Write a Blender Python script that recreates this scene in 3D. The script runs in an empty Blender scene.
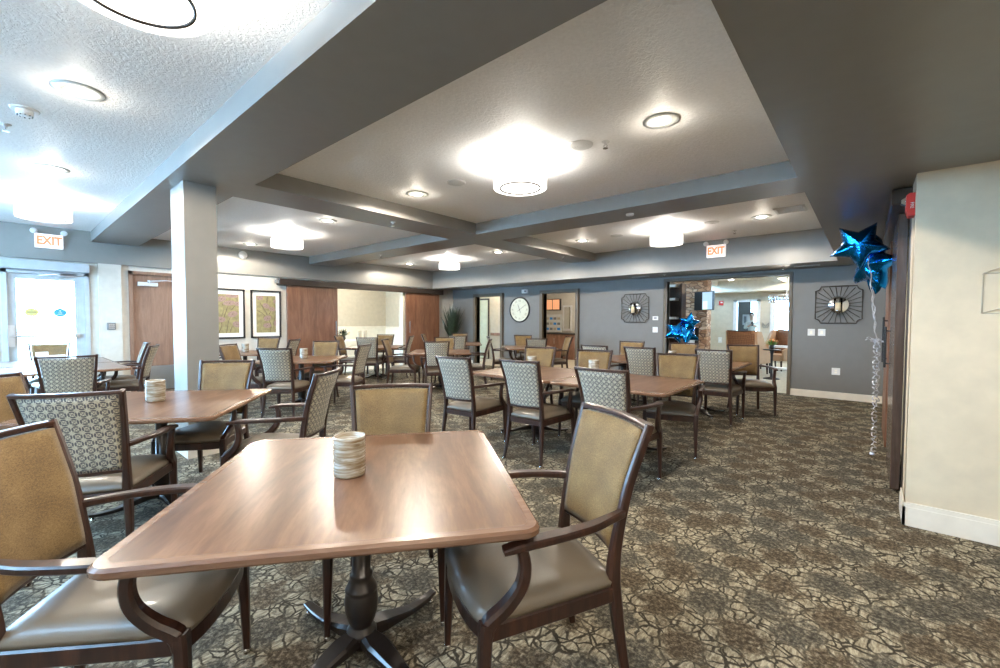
import bpy, bmesh, math, random
from math import sin, cos, pi, radians as R
from mathutils import Vector, Matrix
random.seed(7)
C = bpy.context.scene.collection
SC = bpy.context.scene
V = Vector

# ------------------------------------------------------------ materials
def newmat(name):
    m = bpy.data.materials.new(name); m.use_nodes = True
    nt = m.node_tree; b = nt.nodes['Principled BSDF']
    return m, nt, b

def N(nt, t, **kw):
    n = nt.nodes.new(t)
    for k, v in kw.items():
        if hasattr(n, k): setattr(n, k, v)
        else: n.inputs[k].default_value = v
    return n

def ramp(nt, src, stops, interp='LINEAR'):
    r = nt.nodes.new('ShaderNodeValToRGB'); r.color_ramp.interpolation = interp
    e = r.color_ramp.elements
    while len(e) < len(stops): e.new(0.5)
    for el, (p, c) in zip(e, stops):
        el.position = p; el.color = (*c, 1) if len(c) == 3 else c
    nt.links.new(src, r.inputs['Fac']); return r.outputs['Color']

def mixc(nt, f, a, b, mode='MIX'):
    m = nt.nodes.new('ShaderNodeMix'); m.data_type = 'RGBA'; m.blend_type = mode
    for s, v in ((0, f), (6, a), (7, b)):
        if isinstance(v, (int, float)): m.inputs[s].default_value = v
        elif isinstance(v, tuple): m.inputs[s].default_value = (*v, 1)
        else: nt.links.new(v, m.inputs[s])
    return m.outputs[2]

def math_(nt, op, a, b=None):
    m = nt.nodes.new('ShaderNodeMath'); m.operation = op
    for i, v in enumerate((a, b)):
        if v is None: continue
        if isinstance(v, (int, float)): m.inputs[i].default_value = v
        else: nt.links.new(v, m.inputs[i])
    return m.outputs[0]

def coords(nt, scale=(1, 1, 1), rot=(0, 0, 0), out='Object', loc=(0, 0, 0)):
    tc = nt.nodes.new('ShaderNodeTexCoord'); mp = nt.nodes.new('ShaderNodeMapping')
    mp.inputs['Scale'].default_value = scale; mp.inputs['Rotation'].default_value = rot
    mp.inputs['Location'].default_value = loc
    nt.links.new(tc.outputs[out], mp.inputs['Vector']); return mp.outputs['Vector']

def noise(nt, vec, scale, detail=3, rough=.5, dist=0):
    n = nt.nodes.new('ShaderNodeTexNoise')
    n.inputs['Scale'].default_value = scale; n.inputs['Detail'].default_value = detail
    n.inputs['Roughness'].default_value = rough; n.inputs['Distortion'].default_value = dist
    nt.links.new(vec, n.inputs['Vector']); return n.outputs['Fac']

def bump(nt, b, h, strength, dist=.01):
    n = nt.nodes.new('ShaderNodeBump'); n.inputs['Strength'].default_value = strength
    n.inputs['Distance'].default_value = dist
    nt.links.new(h, n.inputs['Height']); nt.links.new(n.outputs['Normal'], b.inputs['Normal'])

def plain(name, col, rough=.5, metal=0, coat=0, var=.06, vscale=8, bmp=0, spec=None, bscale=60):
    m, nt, b = newmat(name)
    v = coords(nt)
    f = noise(nt, v, vscale, 3)
    c = ramp(nt, f, [(.3, tuple(x * (1 - var) for x in col)), (.7, tuple(min(1, x * (1 + var)) for x in col))])
    nt.links.new(c, b.inputs['Base Color'])
    b.inputs['Roughness'].default_value = rough; b.inputs['Metallic'].default_value = metal
    if coat: b.inputs['Coat Weight'].default_value = coat; b.inputs['Coat Roughness'].default_value = .12
    if spec is not None: b.inputs['Specular IOR Level'].default_value = spec
    if bmp: bump(nt, b, noise(nt, v, bscale, 2), bmp, .004)
    return m

def emit(name, col, s, base=(.8, .8, .8)):
    m, nt, b = newmat(name)
    b.inputs['Base Color'].default_value = (*base, 1); b.inputs['Roughness'].default_value = .6
    b.inputs['Emission Color'].default_value = (*col, 1); b.inputs['Emission Strength'].default_value = s
    return m

def wood(name, dark, mid, light, rough=.3, coat=.3, axis='X', scale=1.0):
    m, nt, b = newmat(name)
    sc = {'X': (.9, 7, 7), 'Y': (7, .9, 7), 'Z': (7, 7, .9)}[axis]
    v = coords(nt, tuple(s * scale for s in sc))
    big = noise(nt, v, 1.3, 4, .55, 1.6)
    fine = noise(nt, coords(nt, tuple(s * scale * 6 for s in sc)), 2.2, 4, .6, .3)
    f = math_(nt, 'ADD', math_(nt, 'MULTIPLY', big, .72), math_(nt, 'MULTIPLY', fine, .28))
    c = ramp(nt, f, [(.3, dark), (.5, mid), (.68, light)])
    nt.links.new(c, b.inputs['Base Color'])
    b.inputs['Roughness'].default_value = rough
    b.inputs['Coat Weight'].default_value = coat; b.inputs['Coat Roughness'].default_value = .15
    return m

M = {}
M['top'] = wood('walnut_laminate', (.066, .030, .016), (.130, .065, .036), (.21, .118, .070), .30, 0, 'Y', .8)
M['top'].node_tree.nodes['Principled BSDF'].inputs['Specular IOR Level'].default_value = .32
M['edge'] = wood('walnut_edge_band', (.10, .048, .028), (.17, .092, .056), (.225, .135, .088), .26, 0, 'X', 1.4)
M['frame'] = wood('dark_walnut_frame', (.012, .005, .0035), (.028, .011, .007), (.058, .022, .012), .34, .08, 'Z', 2)
M['iron'] = plain('black_bronze_iron', (.022, .016, .014), .3, .3, .4)
M['chrome'] = plain('chrome', (.75, .76, .78), .15, 1, var=.02)
M['steel'] = plain('brushed_steel', (.6, .62, .64), .3, .9, var=.04)
M['vinyl'] = plain('taupe_vinyl', (.122, .096, .068), .42, 0, .15, .06, 5, .15, bscale=300)
M['trackmetal'] = plain('dark_bronze_trim', (.035, .024, .018), .35, .2, .3)
M['bronze'] = plain('brown_bronze_door_frame', (.105, .082, .055), .5)
M['frost'] = plain('pale_aluminium_door', (.40, .43, .45), .4)
M['doorwood'] = wood('sliding_door_veneer', (.10, .042, .022), (.165, .073, .040), (.23, .11, .063), .38, .15, 'Z', .8)
M['doorwood2'] = wood('entry_door_veneer', (.16, .088, .058), (.225, .130, .088), (.29, .175, .125), .4, .1, 'Z', .8)
M['barndoor'] = wood('barn_door_laminate', (.045, .025, .017), (.075, .044, .031), (.115, .07, .05), .25, .3, 'Z', .8)
M['trimcream'] = plain('cream_trim_paint', (.72, .67, .58), .4)
M['white'] = plain('white_plastic', (.66, .66, .65), .35)
M['black'] = plain('black_satin', (.015, .015, .016), .35)
M['red'] = plain('red_plastic', (.6, .03, .02), .35)
M['beige'] = plain('beige_wall_paint', (.60, .51, .37), .5, bmp=.05)
M['lightwall'] = plain('pale_greige_paint', (.55, .52, .46), .5, bmp=.05)
M['slate'] = plain('slate_blue_grey_paint', (.150, .147, .138), .5, bmp=.05, var=.03)
M['soffit'] = plain('taupe_grey_beam_paint', (.225, .215, .198), .38, var=.03, bmp=.04)
M['column'] = plain('greige_column_paint', (.195, .182, .160), .45, var=.03)
M['tan'] = plain('tan_wall_paint', (.50, .44, .34), .6)
M['ivory'] = plain('ivory_panel_paint', (.80, .76, .66), .5)
M['tile'] = plain('tan_carpet', (.42, .36, .27), .9, var=.15, vscale=20)
M['concrete'] = plain('pale_concrete', (.6, .6, .58), .8)
M['glasswhite'] = emit('lamp_shade_fabric', (1, .94, .86), 2.6)
M['diffuser'] = emit('lamp_diffuser', (1, .94, .86), 2.2)
M['canlens'] = emit('downlight_lens', (1, .94, .84), 22)
M['canring'] = plain('downlight_trim', (.6, .62, .6), .3, .2)
M['mirror'] = plain('mirror_glass', (.85, .87, .88), .05, 1, var=.01)
M['candle'] = plain('ivory_wax', (.78, .66, .44), .45)
M['pot'] = plain('dark_pot', (.03, .028, .026), .4)
M['leaf'] = plain('dark_green_leaf', (.028, .042, .022), .5, var=.4, vscale=15)
M['leaf2'] = plain('fresh_green_leaf', (.14, .26, .05), .5, var=.4, vscale=15)
M['petal'] = plain('orange_petal', (.65, .22, .06), .5, var=.3)
M['ribbon'] = plain('silver_ribbon', (.75, .76, .8), .25, .6)
M['skin'] = plain('skin', (.62, .40, .29), .5)
M['hair'] = plain('dark_hair', (.03, .02, .015), .5)
M['shirt'] = plain('white_shirt', (.75, .74, .7), .7)
M['pants'] = plain('dark_trousers', (.05, .05, .06), .7)
M['cloth'] = plain('white_cloth', (.75, .73, .68), .8)
M['steelgrey'] = plain('grey_keypad', (.22, .23, .24), .4, .4)

def m_ceiling():
    m, nt, b = newmat('knockdown_textured_ceiling')
    v = coords(nt)
    f = noise(nt, v, 45, 3, .6)
    c = ramp(nt, f, [(.35, (.86, .86, .86)), (.65, (.92, .92, .92))])
    nt.links.new(c, b.inputs['Base Color']); b.inputs['Roughness'].default_value = .55
    h = ramp(nt, noise(nt, v, 38, 3, .55, .8), [(.42, (0, 0, 0)), (.58, (1, 1, 1))])
    bump(nt, b, h, .35, .006)
    return m
M['ceiling'] = m_ceiling()

def m_gold():
    m, nt, b = newmat('gold_chenille')
    v = coords(nt)
    a = noise(nt, coords(nt, (1, 1, 2.5), (0, R(35), 0)), 150, 4, .75)
    c2 = noise(nt, v, 9, 2)
    f = math_(nt, 'ADD', math_(nt, 'MULTIPLY', a, .75), math_(nt, 'MULTIPLY', c2, .25))
    c = ramp(nt, f, [(.36, (.075, .042, .014)), (.5, (.150, .090, .030)), (.66, (.25, .165, .066))])
    nt.links.new(c, b.inputs['Base Color']); b.inputs['Roughness'].default_value = .75
    b.inputs['Sheen Weight'].default_value = .12; b.inputs['Sheen Roughness'].default_value = .4
    bump(nt, b, a, .25, .003)
    return m
M['gold'] = m_gold()

def m_pattern():
    # woven rings and stars: 3.6 cm cells over a cream ground
    m, nt, b = newmat('star_lattice_upholstery')
    tc = nt.nodes.new('ShaderNodeTexCoord'); sp = nt.nodes.new('ShaderNodeSeparateXYZ')
    nt.links.new(tc.outputs['Object'], sp.inputs[0])
    cell = 1 / .042
    def fr(o): return math_(nt, 'SUBTRACT', math_(nt, 'FRACT', math_(nt, 'MULTIPLY', o, cell)), .5)
    x = fr(sp.outputs['X']); z = fr(sp.outputs['Z'])
    r2 = math_(nt, 'SQRT', math_(nt, 'ADD', math_(nt, 'MULTIPLY', x, x), math_(nt, 'MULTIPLY', z, z)))
    ring = math_(nt, 'LESS_THAN', math_(nt, 'ABSOLUTE', math_(nt, 'SUBTRACT', r2, .37)), .10)
    ang = math_(nt, 'ARCTAN2', z, x)
    gap = math_(nt, 'GREATER_THAN', math_(nt, 'COSINE', math_(nt, 'MULTIPLY', ang, 4)), -.93)
    ring = math_(nt, 'MULTIPLY', ring, gap)
    star = math_(nt, 'LESS_THAN', math_(nt, 'ABSOLUTE', math_(nt, 'SUBTRACT', math_(nt, 'ABSOLUTE', x), math_(nt, 'ABSOLUTE', z))), .06)
    star = math_(nt, 'MULTIPLY', star, math_(nt, 'LESS_THAN', r2, .26))
    dk = math_(nt, 'MAXIMUM', ring, math_(nt, 'MULTIPLY', star, .8))
    base = ramp(nt, noise(nt, tc.outputs['Object'], 120, 2), [(.3, (.33, .29, .21)), (.7, (.48, .43, .325))])
    c = mixc(nt, dk, base, (.075, .068, .068))
    nt.links.new(c, b.inputs['Base Color']); b.inputs['Roughness'].default_value = .7
    b.inputs['Sheen Weight'].default_value = .2
    return m
M['pattern'] = m_pattern()

def m_carpet():
    m, nt, b = newmat('crackle_pattern_carpet')
    v0 = coords(nt)
    nz = nt.nodes.new('ShaderNodeTexNoise'); nz.inputs['Scale'].default_value = 9; nz.inputs['Detail'].default_value = 4
    nt.links.new(v0, nz.inputs['Vector'])
    mx = nt.nodes.new('ShaderNodeVectorMath'); mx.operation = 'MULTIPLY_ADD'
    nt.links.new(nz.outputs['Color'], mx.inputs[0]); mx.inputs[1].default_value = (.09, .09, 0)
    nt.links.new(v0, mx.inputs[2])
    def vor(scale, feat, st=(1, 1.35, 1)):
        mp = nt.nodes.new('ShaderNodeMapping'); mp.inputs['Scale'].default_value = st; mp.inputs['Rotation'].default_value = (0, 0, R(38))
        nt.links.new(mx.outputs[0], mp.inputs[0])
        n = nt.nodes.new('ShaderNodeTexVoronoi'); n.voronoi_dimensions = '2D'; n.feature = feat
        n.inputs['Scale'].default_value = scale; nt.links.new(mp.outputs[0], n.inputs['Vector']); return n
    e = vor(12.5, 'DISTANCE_TO_EDGE').outputs['Distance']
    e2 = vor(7.5, 'DISTANCE_TO_EDGE', (1.5, 1, 1)).outputs['Distance']
    line = math_(nt, 'MAXIMUM', ramp(nt, e, [(.045, (1, 1, 1)), (.10, (0, 0, 0))]), ramp(nt, e2, [(.035, (1, 1, 1)), (.07, (0, 0, 0))]))
    bl = vor(4.2, 'F1', (1, 1, 1)); bl.inputs['Randomness'].default_value = .55
    blsep = nt.nodes.new('ShaderNodeSeparateColor'); nt.links.new(bl.outputs['Color'], blsep.inputs[0])
    mott = noise(nt, v0, 16, 6, .78)
    fsum = math_(nt, 'ADD', bl.outputs['Distance'], math_(nt, 'MULTIPLY', math_(nt, 'SUBTRACT', mott, .5), 1.5))
    fac = ramp(nt, fsum, [(.34, (1, 1, 1)), (.54, (0, 0, 0))])
    grain = noise(nt, coords(nt, (70, 16, 1), (0, 0, R(-50))), 1, 3, .75)
    cream = ramp(nt, grain, [(.32, (.12, .10, .07)), (.5, (.27, .235, .17)), (.64, (.44, .40, .30))])
    spk = noise(nt, v0, 48, 4, .8)
    brown = ramp(nt, spk, [(.36, (.030, .023, .016)), (.5, (.082, .062, .040)), (.64, (.23, .19, .135))])
    grey = ramp(nt, spk, [(.36, (.028, .025, .020)), (.5, (.074, .066, .052)), (.64, (.22, .20, .15))])
    dark = mixc(nt, math_(nt, 'GREATER_THAN', blsep.outputs[0], .5), brown, grey)
    c = mixc(nt, fac, cream, dark)
    lf = math_(nt, 'MULTIPLY', line, math_(nt, 'SUBTRACT', .95, math_(nt, 'MULTIPLY', fac, .62)))
    c = mixc(nt, lf, c, (.026, .021, .015))
    nt.links.new(c, b.inputs['Base Color']); b.inputs['Roughness'].default_value = .95
    b.inputs['Specular IOR Level'].default_value = .15
    bump(nt, b, noise(nt, v0, 220, 2), .3, .004)
    return m
M['carpet'] = m_carpet()

def m_stone():
    m, nt, b = newmat('stacked_ledge_stone')
    v = coords(nt, (1, 1, 2.2))
    n = nt.nodes.new('ShaderNodeTexVoronoi'); n.inputs['Scale'].default_value = 5.5
    nt.links.new(v, n.inputs['Vector'])
    e = nt.nodes.new('ShaderNodeTexVoronoi'); e.feature = 'DISTANCE_TO_EDGE'; e.inputs['Scale'].default_value = 5.5
    nt.links.new(v, e.inputs['Vector'])
    sep = nt.nodes.new('ShaderNodeSeparateColor'); nt.links.new(n.outputs['Color'], sep.inputs[0])
    c = ramp(nt, sep.outputs[0], [(0, (.26, .13, .07)), (.4, (.50, .31, .19)), (.7, (.68, .52, .38)), (1, (.30, .17, .11))])
    c = mixc(nt, ramp(nt, e.outputs['Distance'], [(.0, (1, 1, 1)), (.09, (0, 0, 0))]), c, (.10, .06, .04))
    nt.links.new(c, b.inputs['Base Color']); b.inputs['Roughness'].default_value = .9
    bump(nt, b, e.outputs['Distance'], .7, .04)
    return m
M['stone'] = m_stone()

def m_candlejar():
    m, nt, b = newmat('ribbed_pearl_glass')
    tc = nt.nodes.new('ShaderNodeTexCoord')
    mp = nt.nodes.new('ShaderNodeMapping'); mp.inputs['Scale'].default_value = (9, 9, 110)
    nt.links.new(tc.outputs['Object'], mp.inputs[0])
    f = noise(nt, mp.outputs[0], 1, 3, .6, .6)
    c = ramp(nt, f, [(.34, (.20, .14, .08)), (.5, (.31, .26, .19)), (.64, (.44, .42, .37))])
    nt.links.new(c, b.inputs['Base Color']); b.inputs['Roughness'].default_value = .18
    b.inputs['Coat Weight'].default_value = .6
    bump(nt, b, f, .5, .004)
    return m
M['jar'] = m_candlejar()

def m_foil():
    m, nt, b = newmat('blue_foil')
    b.inputs['Base Color'].default_value = (.01, .27, .80, 1); b.inputs['Metallic'].default_value = 1
    b.inputs['Roughness'].default_value = .12
    bump(nt, b, noise(nt, coords(nt), 14, 3, .6, .5), .55, .02)
    return m
M['foil'] = m_foil()

def m_glass():
    m, nt, b = newmat('clear_glass')
    out = nt.nodes['Material Output']
    t = nt.nodes.new('ShaderNodeBsdfTransparent'); g = nt.nodes.new('ShaderNodeBsdfGlossy')
    g.inputs['Roughness'].default_value = .02
    fr = nt.nodes.new('ShaderNodeFresnel'); fr.inputs['IOR'].default_value = 1.3
    mx = nt.nodes.new('ShaderNodeMixShader')
    nt.links.new(fr.outputs[0], mx.inputs[0]); nt.links.new(t.outputs[0], mx.inputs[1]); nt.links.new(g.outputs[0], mx.inputs[2])
    nt.links.new(mx.outputs[0], out.inputs['Surface'])
    return m
M['glass'] = m_glass()
M['print'] = plain('olive_gold_print', (.25, .215, .10), .6, var=.25, vscale=14)
M['pod'] = plain('mauve_pod_ink', (.27, .18, .155), .6, var=.3, vscale=60)
M['ink'] = plain('brown_ink', (.07, .045, .03), .6)
M['mat'] = plain('white_mat_board', (.74, .73, .70), .7)
M['redglow'] = emit('exit_letter_red', (1, .22, .08), 1.3, (.8, .1, .05))
M['signface'] = emit('exit_sign_face', (1, .97, .93), .55)
M['tv'] = emit('lit_tv_screen', (.5, .75, 1), .8, (.1, .1, .1))
M['tv2'] = emit('lit_tv_page', (.8, 1, .9), 1.0, (.1, .1, .1))
M['brownfab'] = None
def m_brownfab():
    m, nt, b = newmat('rust_diamond_weave')
    v = coords(nt, (1, 1, 1), (0, R(45), 0))
    ck = nt.nodes.new('ShaderNodeTexChecker'); ck.inputs['Scale'].default_value = 34
    ck.inputs['Color1'].default_value = (.12, .045, .018, 1); ck.inputs['Color2'].default_value = (.26, .11, .04, 1)
    nt.links.new(v, ck.inputs['Vector']); nt.links.new(ck.outputs['Color'], b.inputs['Base Color'])
    b.inputs['Roughness'].default_value = .7
    return m
M['brownfab'] = m_brownfab()
M['goldfab'] = plain('copper_satin', (.42, .24, .13), .45)
M['goldsign'] = plain('gold_sticker', (.55, .47, .16), .5)
M['bluesign'] = plain('blue_sticker', (.03, .28, .75), .5)
M['orange'] = emit('menu_screen_orange', (1, .45, .2), .5, (.6, .3, .2))
M['cabwood'] = wood('kitchen_cabinet_wood', (.16, .08, .05), (.25, .13, .085), (.33, .18, .12), .4, .1, 'Z')

# ------------------------------------------------------------ mesh helpers
def BM(): return bmesh.new()

def box(bm, x0, x1, y0, y1, z0, z1, mi=0):
    vs = [bm.verts.new((x, y, z)) for x in (x0, x1) for y in (y0, y1) for z in (z0, z1)]
    F = []
    for f in ((0, 1, 3, 2), (4, 6, 7, 5), (0, 4, 5, 1), (2, 3, 7, 6), (0, 2, 6, 4), (1, 5, 7, 3)):
        fc = bm.faces.new([vs[i] for i in f]); fc.material_index = mi; F.append(fc)
    return vs

def bevel(bm, w=.004, seg=2):
    bmesh.ops.bevel(bm, geom=list(bm.edges), offset=w, segments=seg, affect='EDGES', profile=.6)

def lathe(bm, prof, n=24, cx=0, cy=0, mi=0, cap=True):
    rings = []
    for r, z in prof:
        rings.append([bm.verts.new((cx + r * cos(2 * pi * k / n), cy + r * sin(2 * pi * k / n), z)) for k in range(n)])
    for a, b in zip(rings, rings[1:]):
        for k in range(n):
            f = bm.faces.new((a[k], a[(k + 1) % n], b[(k + 1) % n], b[k])); f.material_index = mi; f.smooth = True
    if cap:
        for rg in (rings[0], rings[-1]):
            try: f = bm.faces.new(rg); f.material_index = mi
            except ValueError: pass
    return rings

def sweep(bm, pts, ws, hs, up=(0, 0, 1), mi=0, n=8, sq=.55):
    """rounded rectangular bar along pts; w = sideways width, h = thickness along 'up'"""
    pts = [V(p) for p in pts]; up = V(up)
    if sq < 1 and 5 <= len(pts) < 12:          # smooth the bends
        L = len(pts); w_ = ws if isinstance(ws, (list, tuple)) else [ws] * L; h_ = hs if isinstance(hs, (list, tuple)) else [hs] * L
        np_, nw, nh = [], [], []
        for i in range(L - 1):
            p0, p1, p2, p3 = pts[max(0, i - 1)], pts[i], pts[i + 1], pts[min(L - 1, i + 2)]
            for k in range(4):
                t = k / 4
                np_.append(.5 * ((2 * p1) + (p2 - p0) * t + (2 * p0 - 5 * p1 + 4 * p2 - p3) * t * t + (3 * p1 - p0 - 3 * p2 + p3) * t ** 3))
                nw.append(w_[i] + (w_[i + 1] - w_[i]) * t); nh.append(h_[i] + (h_[i + 1] - h_[i]) * t)
        pts = np_ + [pts[-1]]; ws = nw + [w_[-1]]; hs = nh + [h_[-1]]
    rings = []
    for i, p in enumerate(pts):
        a = pts[max(0, i - 1)]; c = pts[min(len(pts) - 1, i + 1)]
        t = (c - a).normalized(); s = t.cross(up)
        if s.length < 1e-4: s = t.cross(V((0, 1, 0)))
        s.normalize(); u = s.cross(t).normalized()
        w = ws[i] if isinstance(ws, (list, tuple)) else ws
        h = hs[i] if isinstance(hs, (list, tuple)) else hs
        ring = []
        if sq < 1:
            c = .22 * min(w, h); W2, H2 = w / 2, h / 2
            sec = [(W2, -H2 + c), (W2, H2 - c), (W2 - c, H2), (-W2 + c, H2), (-W2, H2 - c), (-W2, -H2 + c), (-W2 + c, -H2), (W2 - c, -H2)]
        else: sec = [(w / 2 * cos(2 * pi * (k + .5) / n), h / 2 * sin(2 * pi * (k + .5) / n)) for k in range(n)]
        for cx, cy in sec: ring.append(bm.verts.new(p + s * cx + u * cy))
        rings.append(ring)
    m_ = len(rings[0])
    for a, b in zip(rings, rings[1:]):
        for k in range(m_):
            f = bm.faces.new((a[k], a[(k + 1) % m_], b[(k + 1) % m_], b[k])); f.smooth = sq >= 1; f.material_index = mi
    for rg in (rings[0], rings[-1]):
        f = bm.faces.new(rg); f.material_index = mi
    return rings

def tube(bm, pts, r, n=6, mi=0):
    return sweep(bm, pts, 2 * r if not isinstance(r, list) else [2 * a for a in r],
                 2 * r if not isinstance(r, list) else [2 * a for a in r], n=n, sq=1, mi=mi)

def grid_slab(bm, fn_front, fn_back, nu, nv, mi=0):
    """closed slab between two surfaces fn(u,v) u,v in 0..1"""
    A = [[bm.verts.new(fn_front(i / nu, j / nv)) for j in range(nv + 1)] for i in range(nu + 1)]
    B = [[bm.verts.new(fn_back(i / nu, j / nv)) for j in range(nv + 1)] for i in range(nu + 1)]
    def q(a, b, c, d):
        f = bm.faces.new((a, b, c, d)); f.smooth = True; f.material_index = mi
    for i in range(nu):
        for j in range(nv):
            q(A[i][j], A[i + 1][j], A[i + 1][j + 1], A[i][j + 1])
            q(B[i][j], B[i][j + 1], B[i + 1][j + 1], B[i + 1][j])
    for i in range(nu):
        q(A[i][0], B[i][0], B[i + 1][0], A[i + 1][0]); q(A[i][nv], A[i + 1][nv], B[i + 1][nv], B[i][nv])
    for j in range(nv):
        q(A[0][j], A[0][j + 1], B[0][j + 1], B[0][j]); q(A[nu][j], B[nu][j], B[nu][j + 1], A[nu][j + 1])

def prism(bm, poly, h, axis='z', at=0, mi=0):
    """extrude 2D polygon; axis z: (x,y)->z ; axis y: (x,z)->y ; axis x: (y,z)->x"""
    def P(p, t):
        if axis == 'z': return (p[0], p[1], t)
        if axis == 'y': return (p[0], t, p[1])
        return (t, p[0], p[1])
    a = [bm.verts.new(P(p, at)) for p in poly]; b = [bm.verts.new(P(p, at + h)) for p in poly]
    n = len(poly)
    for f in (a, b):
        fc = bm.faces.new(f); fc.material_index = mi
    for k in range(n):
        fc = bm.faces.new((a[k], a[(k + 1) % n], b[(k + 1) % n], b[k])); fc.material_index = mi

def rrect(w, h, r, n=5):
    out = []
    for cx, cy, a0 in ((w / 2 - r, h / 2 - r, 0), (-w / 2 + r, h / 2 - r, 90), (-w / 2 + r, -h / 2 + r, 180), (w / 2 - r, -h / 2 + r, 270)):
        for k in range(n + 1):
            a = R(a0 + 90 * k / n); out.append((cx + r * cos(a), cy + r * sin(a)))
    return out

def obj(name, bm, mats, parent=None, loc=None, smooth=None):
    bmesh.ops.recalc_face_normals(bm, faces=bm.faces)
    me = bpy.data.meshes.new(name); bm.to_mesh(me); bm.free()
    for m in (mats if isinstance(mats, (list, tuple)) else [mats]): me.materials.append(m)
    if smooth is not None:
        for p in me.polygons: p.use_smooth = smooth
    o = bpy.data.objects.new(name, me); C.objects.link(o)
    if parent: o.parent = parent
    if loc: o.location = loc
    return o

def thing(name, label, cat, loc=(0, 0, 0), rz=0, group=None):
    o = bpy.data.objects.new(name, None); C.objects.link(o)
    o.empty_display_size = .1
    o.location = loc; o.rotation_euler = (0, 0, rz)
    o['label'] = label; o['category'] = cat
    if group: o['group'] = group
    return o

def tag(o, label, cat, group=None):
    o['label'] = label; o['category'] = cat
    if group: o['group'] = group
    return o

def struct(name, bm, m, parent=None):
    o = obj(name, bm, m, parent)
    if not parent: o['kind'] = 'structure'
    return o

def dup(root, loc, rz, label, group=None):
    r = root.copy(); C.objects.link(r); r.location = loc; r.rotation_euler = (0, 0, rz)
    r['label'] = label
    if group: r['group'] = group
    for ch in list(root.children):
        c = ch.copy(); C.objects.link(c); c.parent = r
        for g in ch.children:
            d = g.copy(); C.objects.link(d); d.parent = c
    return r

def lamp(kind, name, parent, loc, energy, col, **kw):
    d = bpy.data.lights.new(name, kind); d.energy = energy; d.color = col
    for k, v in kw.items(): setattr(d, k, v)
    o = bpy.data.objects.new(name, d); C.objects.link(o); o.parent = parent; o.location = loc
    return o

def text_bm(s, size, depth, xs=1.0, bold=0):
    cu = bpy.data.curves.new('letters', 'FONT'); cu.body = s; cu.size = size; cu.extrude = depth; cu.offset = bold
    cu.align_x = 'CENTER'; cu.align_y = 'CENTER'
    o = bpy.data.objects.new('letters_tmp', cu); C.objects.link(o)
    bpy.context.view_layer.update()
    me = bpy.data.meshes.new_from_object(o.evaluated_get(bpy.context.evaluated_depsgraph_get()))
    bpy.data.objects.remove(o); bpy.data.curves.remove(cu)
    bm = bmesh.new(); bm.from_mesh(me); bpy.data.meshes.remove(me)
    for v in bm.verts: v.co.x *= xs
    return bm

# ------------------------------------------------------------ room constants
XA, XS = -10.50, -10.45         # left wall, its soffit face
YB, YW = 8.926, 9.85            # back soffit face, back wall
ZC, ZB, ZS = 2.949, 2.773, 2.398
XR = -.394                      # edge of the low ceiling on the right
YF = -2.6                       # window wall behind the camera
XE = 3.6
T = .14

def wall_with_holes(name, axis, pos, th, a0, a1, z0, z1, holes, mat):
    bm = BM()
    cuts = sorted({a0, a1, *[h[0] for h in holes], *[h[1] for h in holes]})
    for s, e in zip(cuts, cuts[1:]):
        mid = (s + e) / 2; segs = [(z0, z1)]
        for h in holes:
            if h[0] < mid < h[1]:
                new = []
                for a, b in segs:
                    if h[2] > a: new.append((a, min(b, h[2])))
                    if h[3] < b: new.append((max(a, h[3]), b))
                segs = new
        for a, b in segs:
            if b - a < 1e-3: continue
            if axis == 'y': box(bm, s, e, pos, pos + th, a, b)
            else: box(bm, pos, pos + th, s, e, a, b)
    return struct(name, bm, mat)

# floor
bm = BM(); box(bm, XA - .2, XE, YF - .2, YW + .07, -.1, 0); struct('floor', bm, M['carpet'])
bm = BM(); box(bm, -6.2, 4, YW + .07, 19.6, -.1, 0); box(bm, -13, -6.2, YW + .07, 14.2, -.1, 0); box(bm, -15, XA - .2, 4.6, 9.85, -.1, 0)
f2 = struct('floor_beyond', bm, M['tile'])
bm = BM(); box(bm, -45, 20, -30, 30, -.2, -.11); struct('ground', bm, M['concrete'])
# ceiling
bm = BM(); box(bm, XA, XE, YF, YW, ZC, ZC + .12); struct('ceiling', bm, M['ceiling'])
# dropped beams and low ceilings
bm = BM(); box(bm, XS, XR, 1.087, 1.729, ZB, ZC + .01); struct('trim_1', bm, M['soffit'])
bm = BM(); box(bm, XS, XR, 4.987, 5.607, ZB, ZC + .01); struct('trim_2', bm, M['soffit'])
bm = BM(); box(bm, -5.414, -4.782, 1.70, YB + .02, ZB + .001, ZC + .01); struct('trim_3', bm, M['soffit'])
bm = BM(); box(bm, XA - T, XS, YF, YB + .01, ZS, ZC + .01); struct('trim_4', bm, M['soffit'])
bm = BM(); box(bm, XA - T, XR + .01, YB, YW + T, ZS, ZC + .01); struct('trim_5', bm, M['soffit'])
bm = BM(); box(bm, XR, XE, YF, YW + T, ZS, ZC + .01); struct('trim_6', bm, M['soffit'])
# column
bm = BM(); box(bm, -5.639, -5.151, 1.211, 1.493, 0, ZB); box(bm, -5.652, -5.138, 1.198, 1.506, 0, .12, 1)
struct('structural_column', bm, [M['column'], M['trimcream']])
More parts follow.
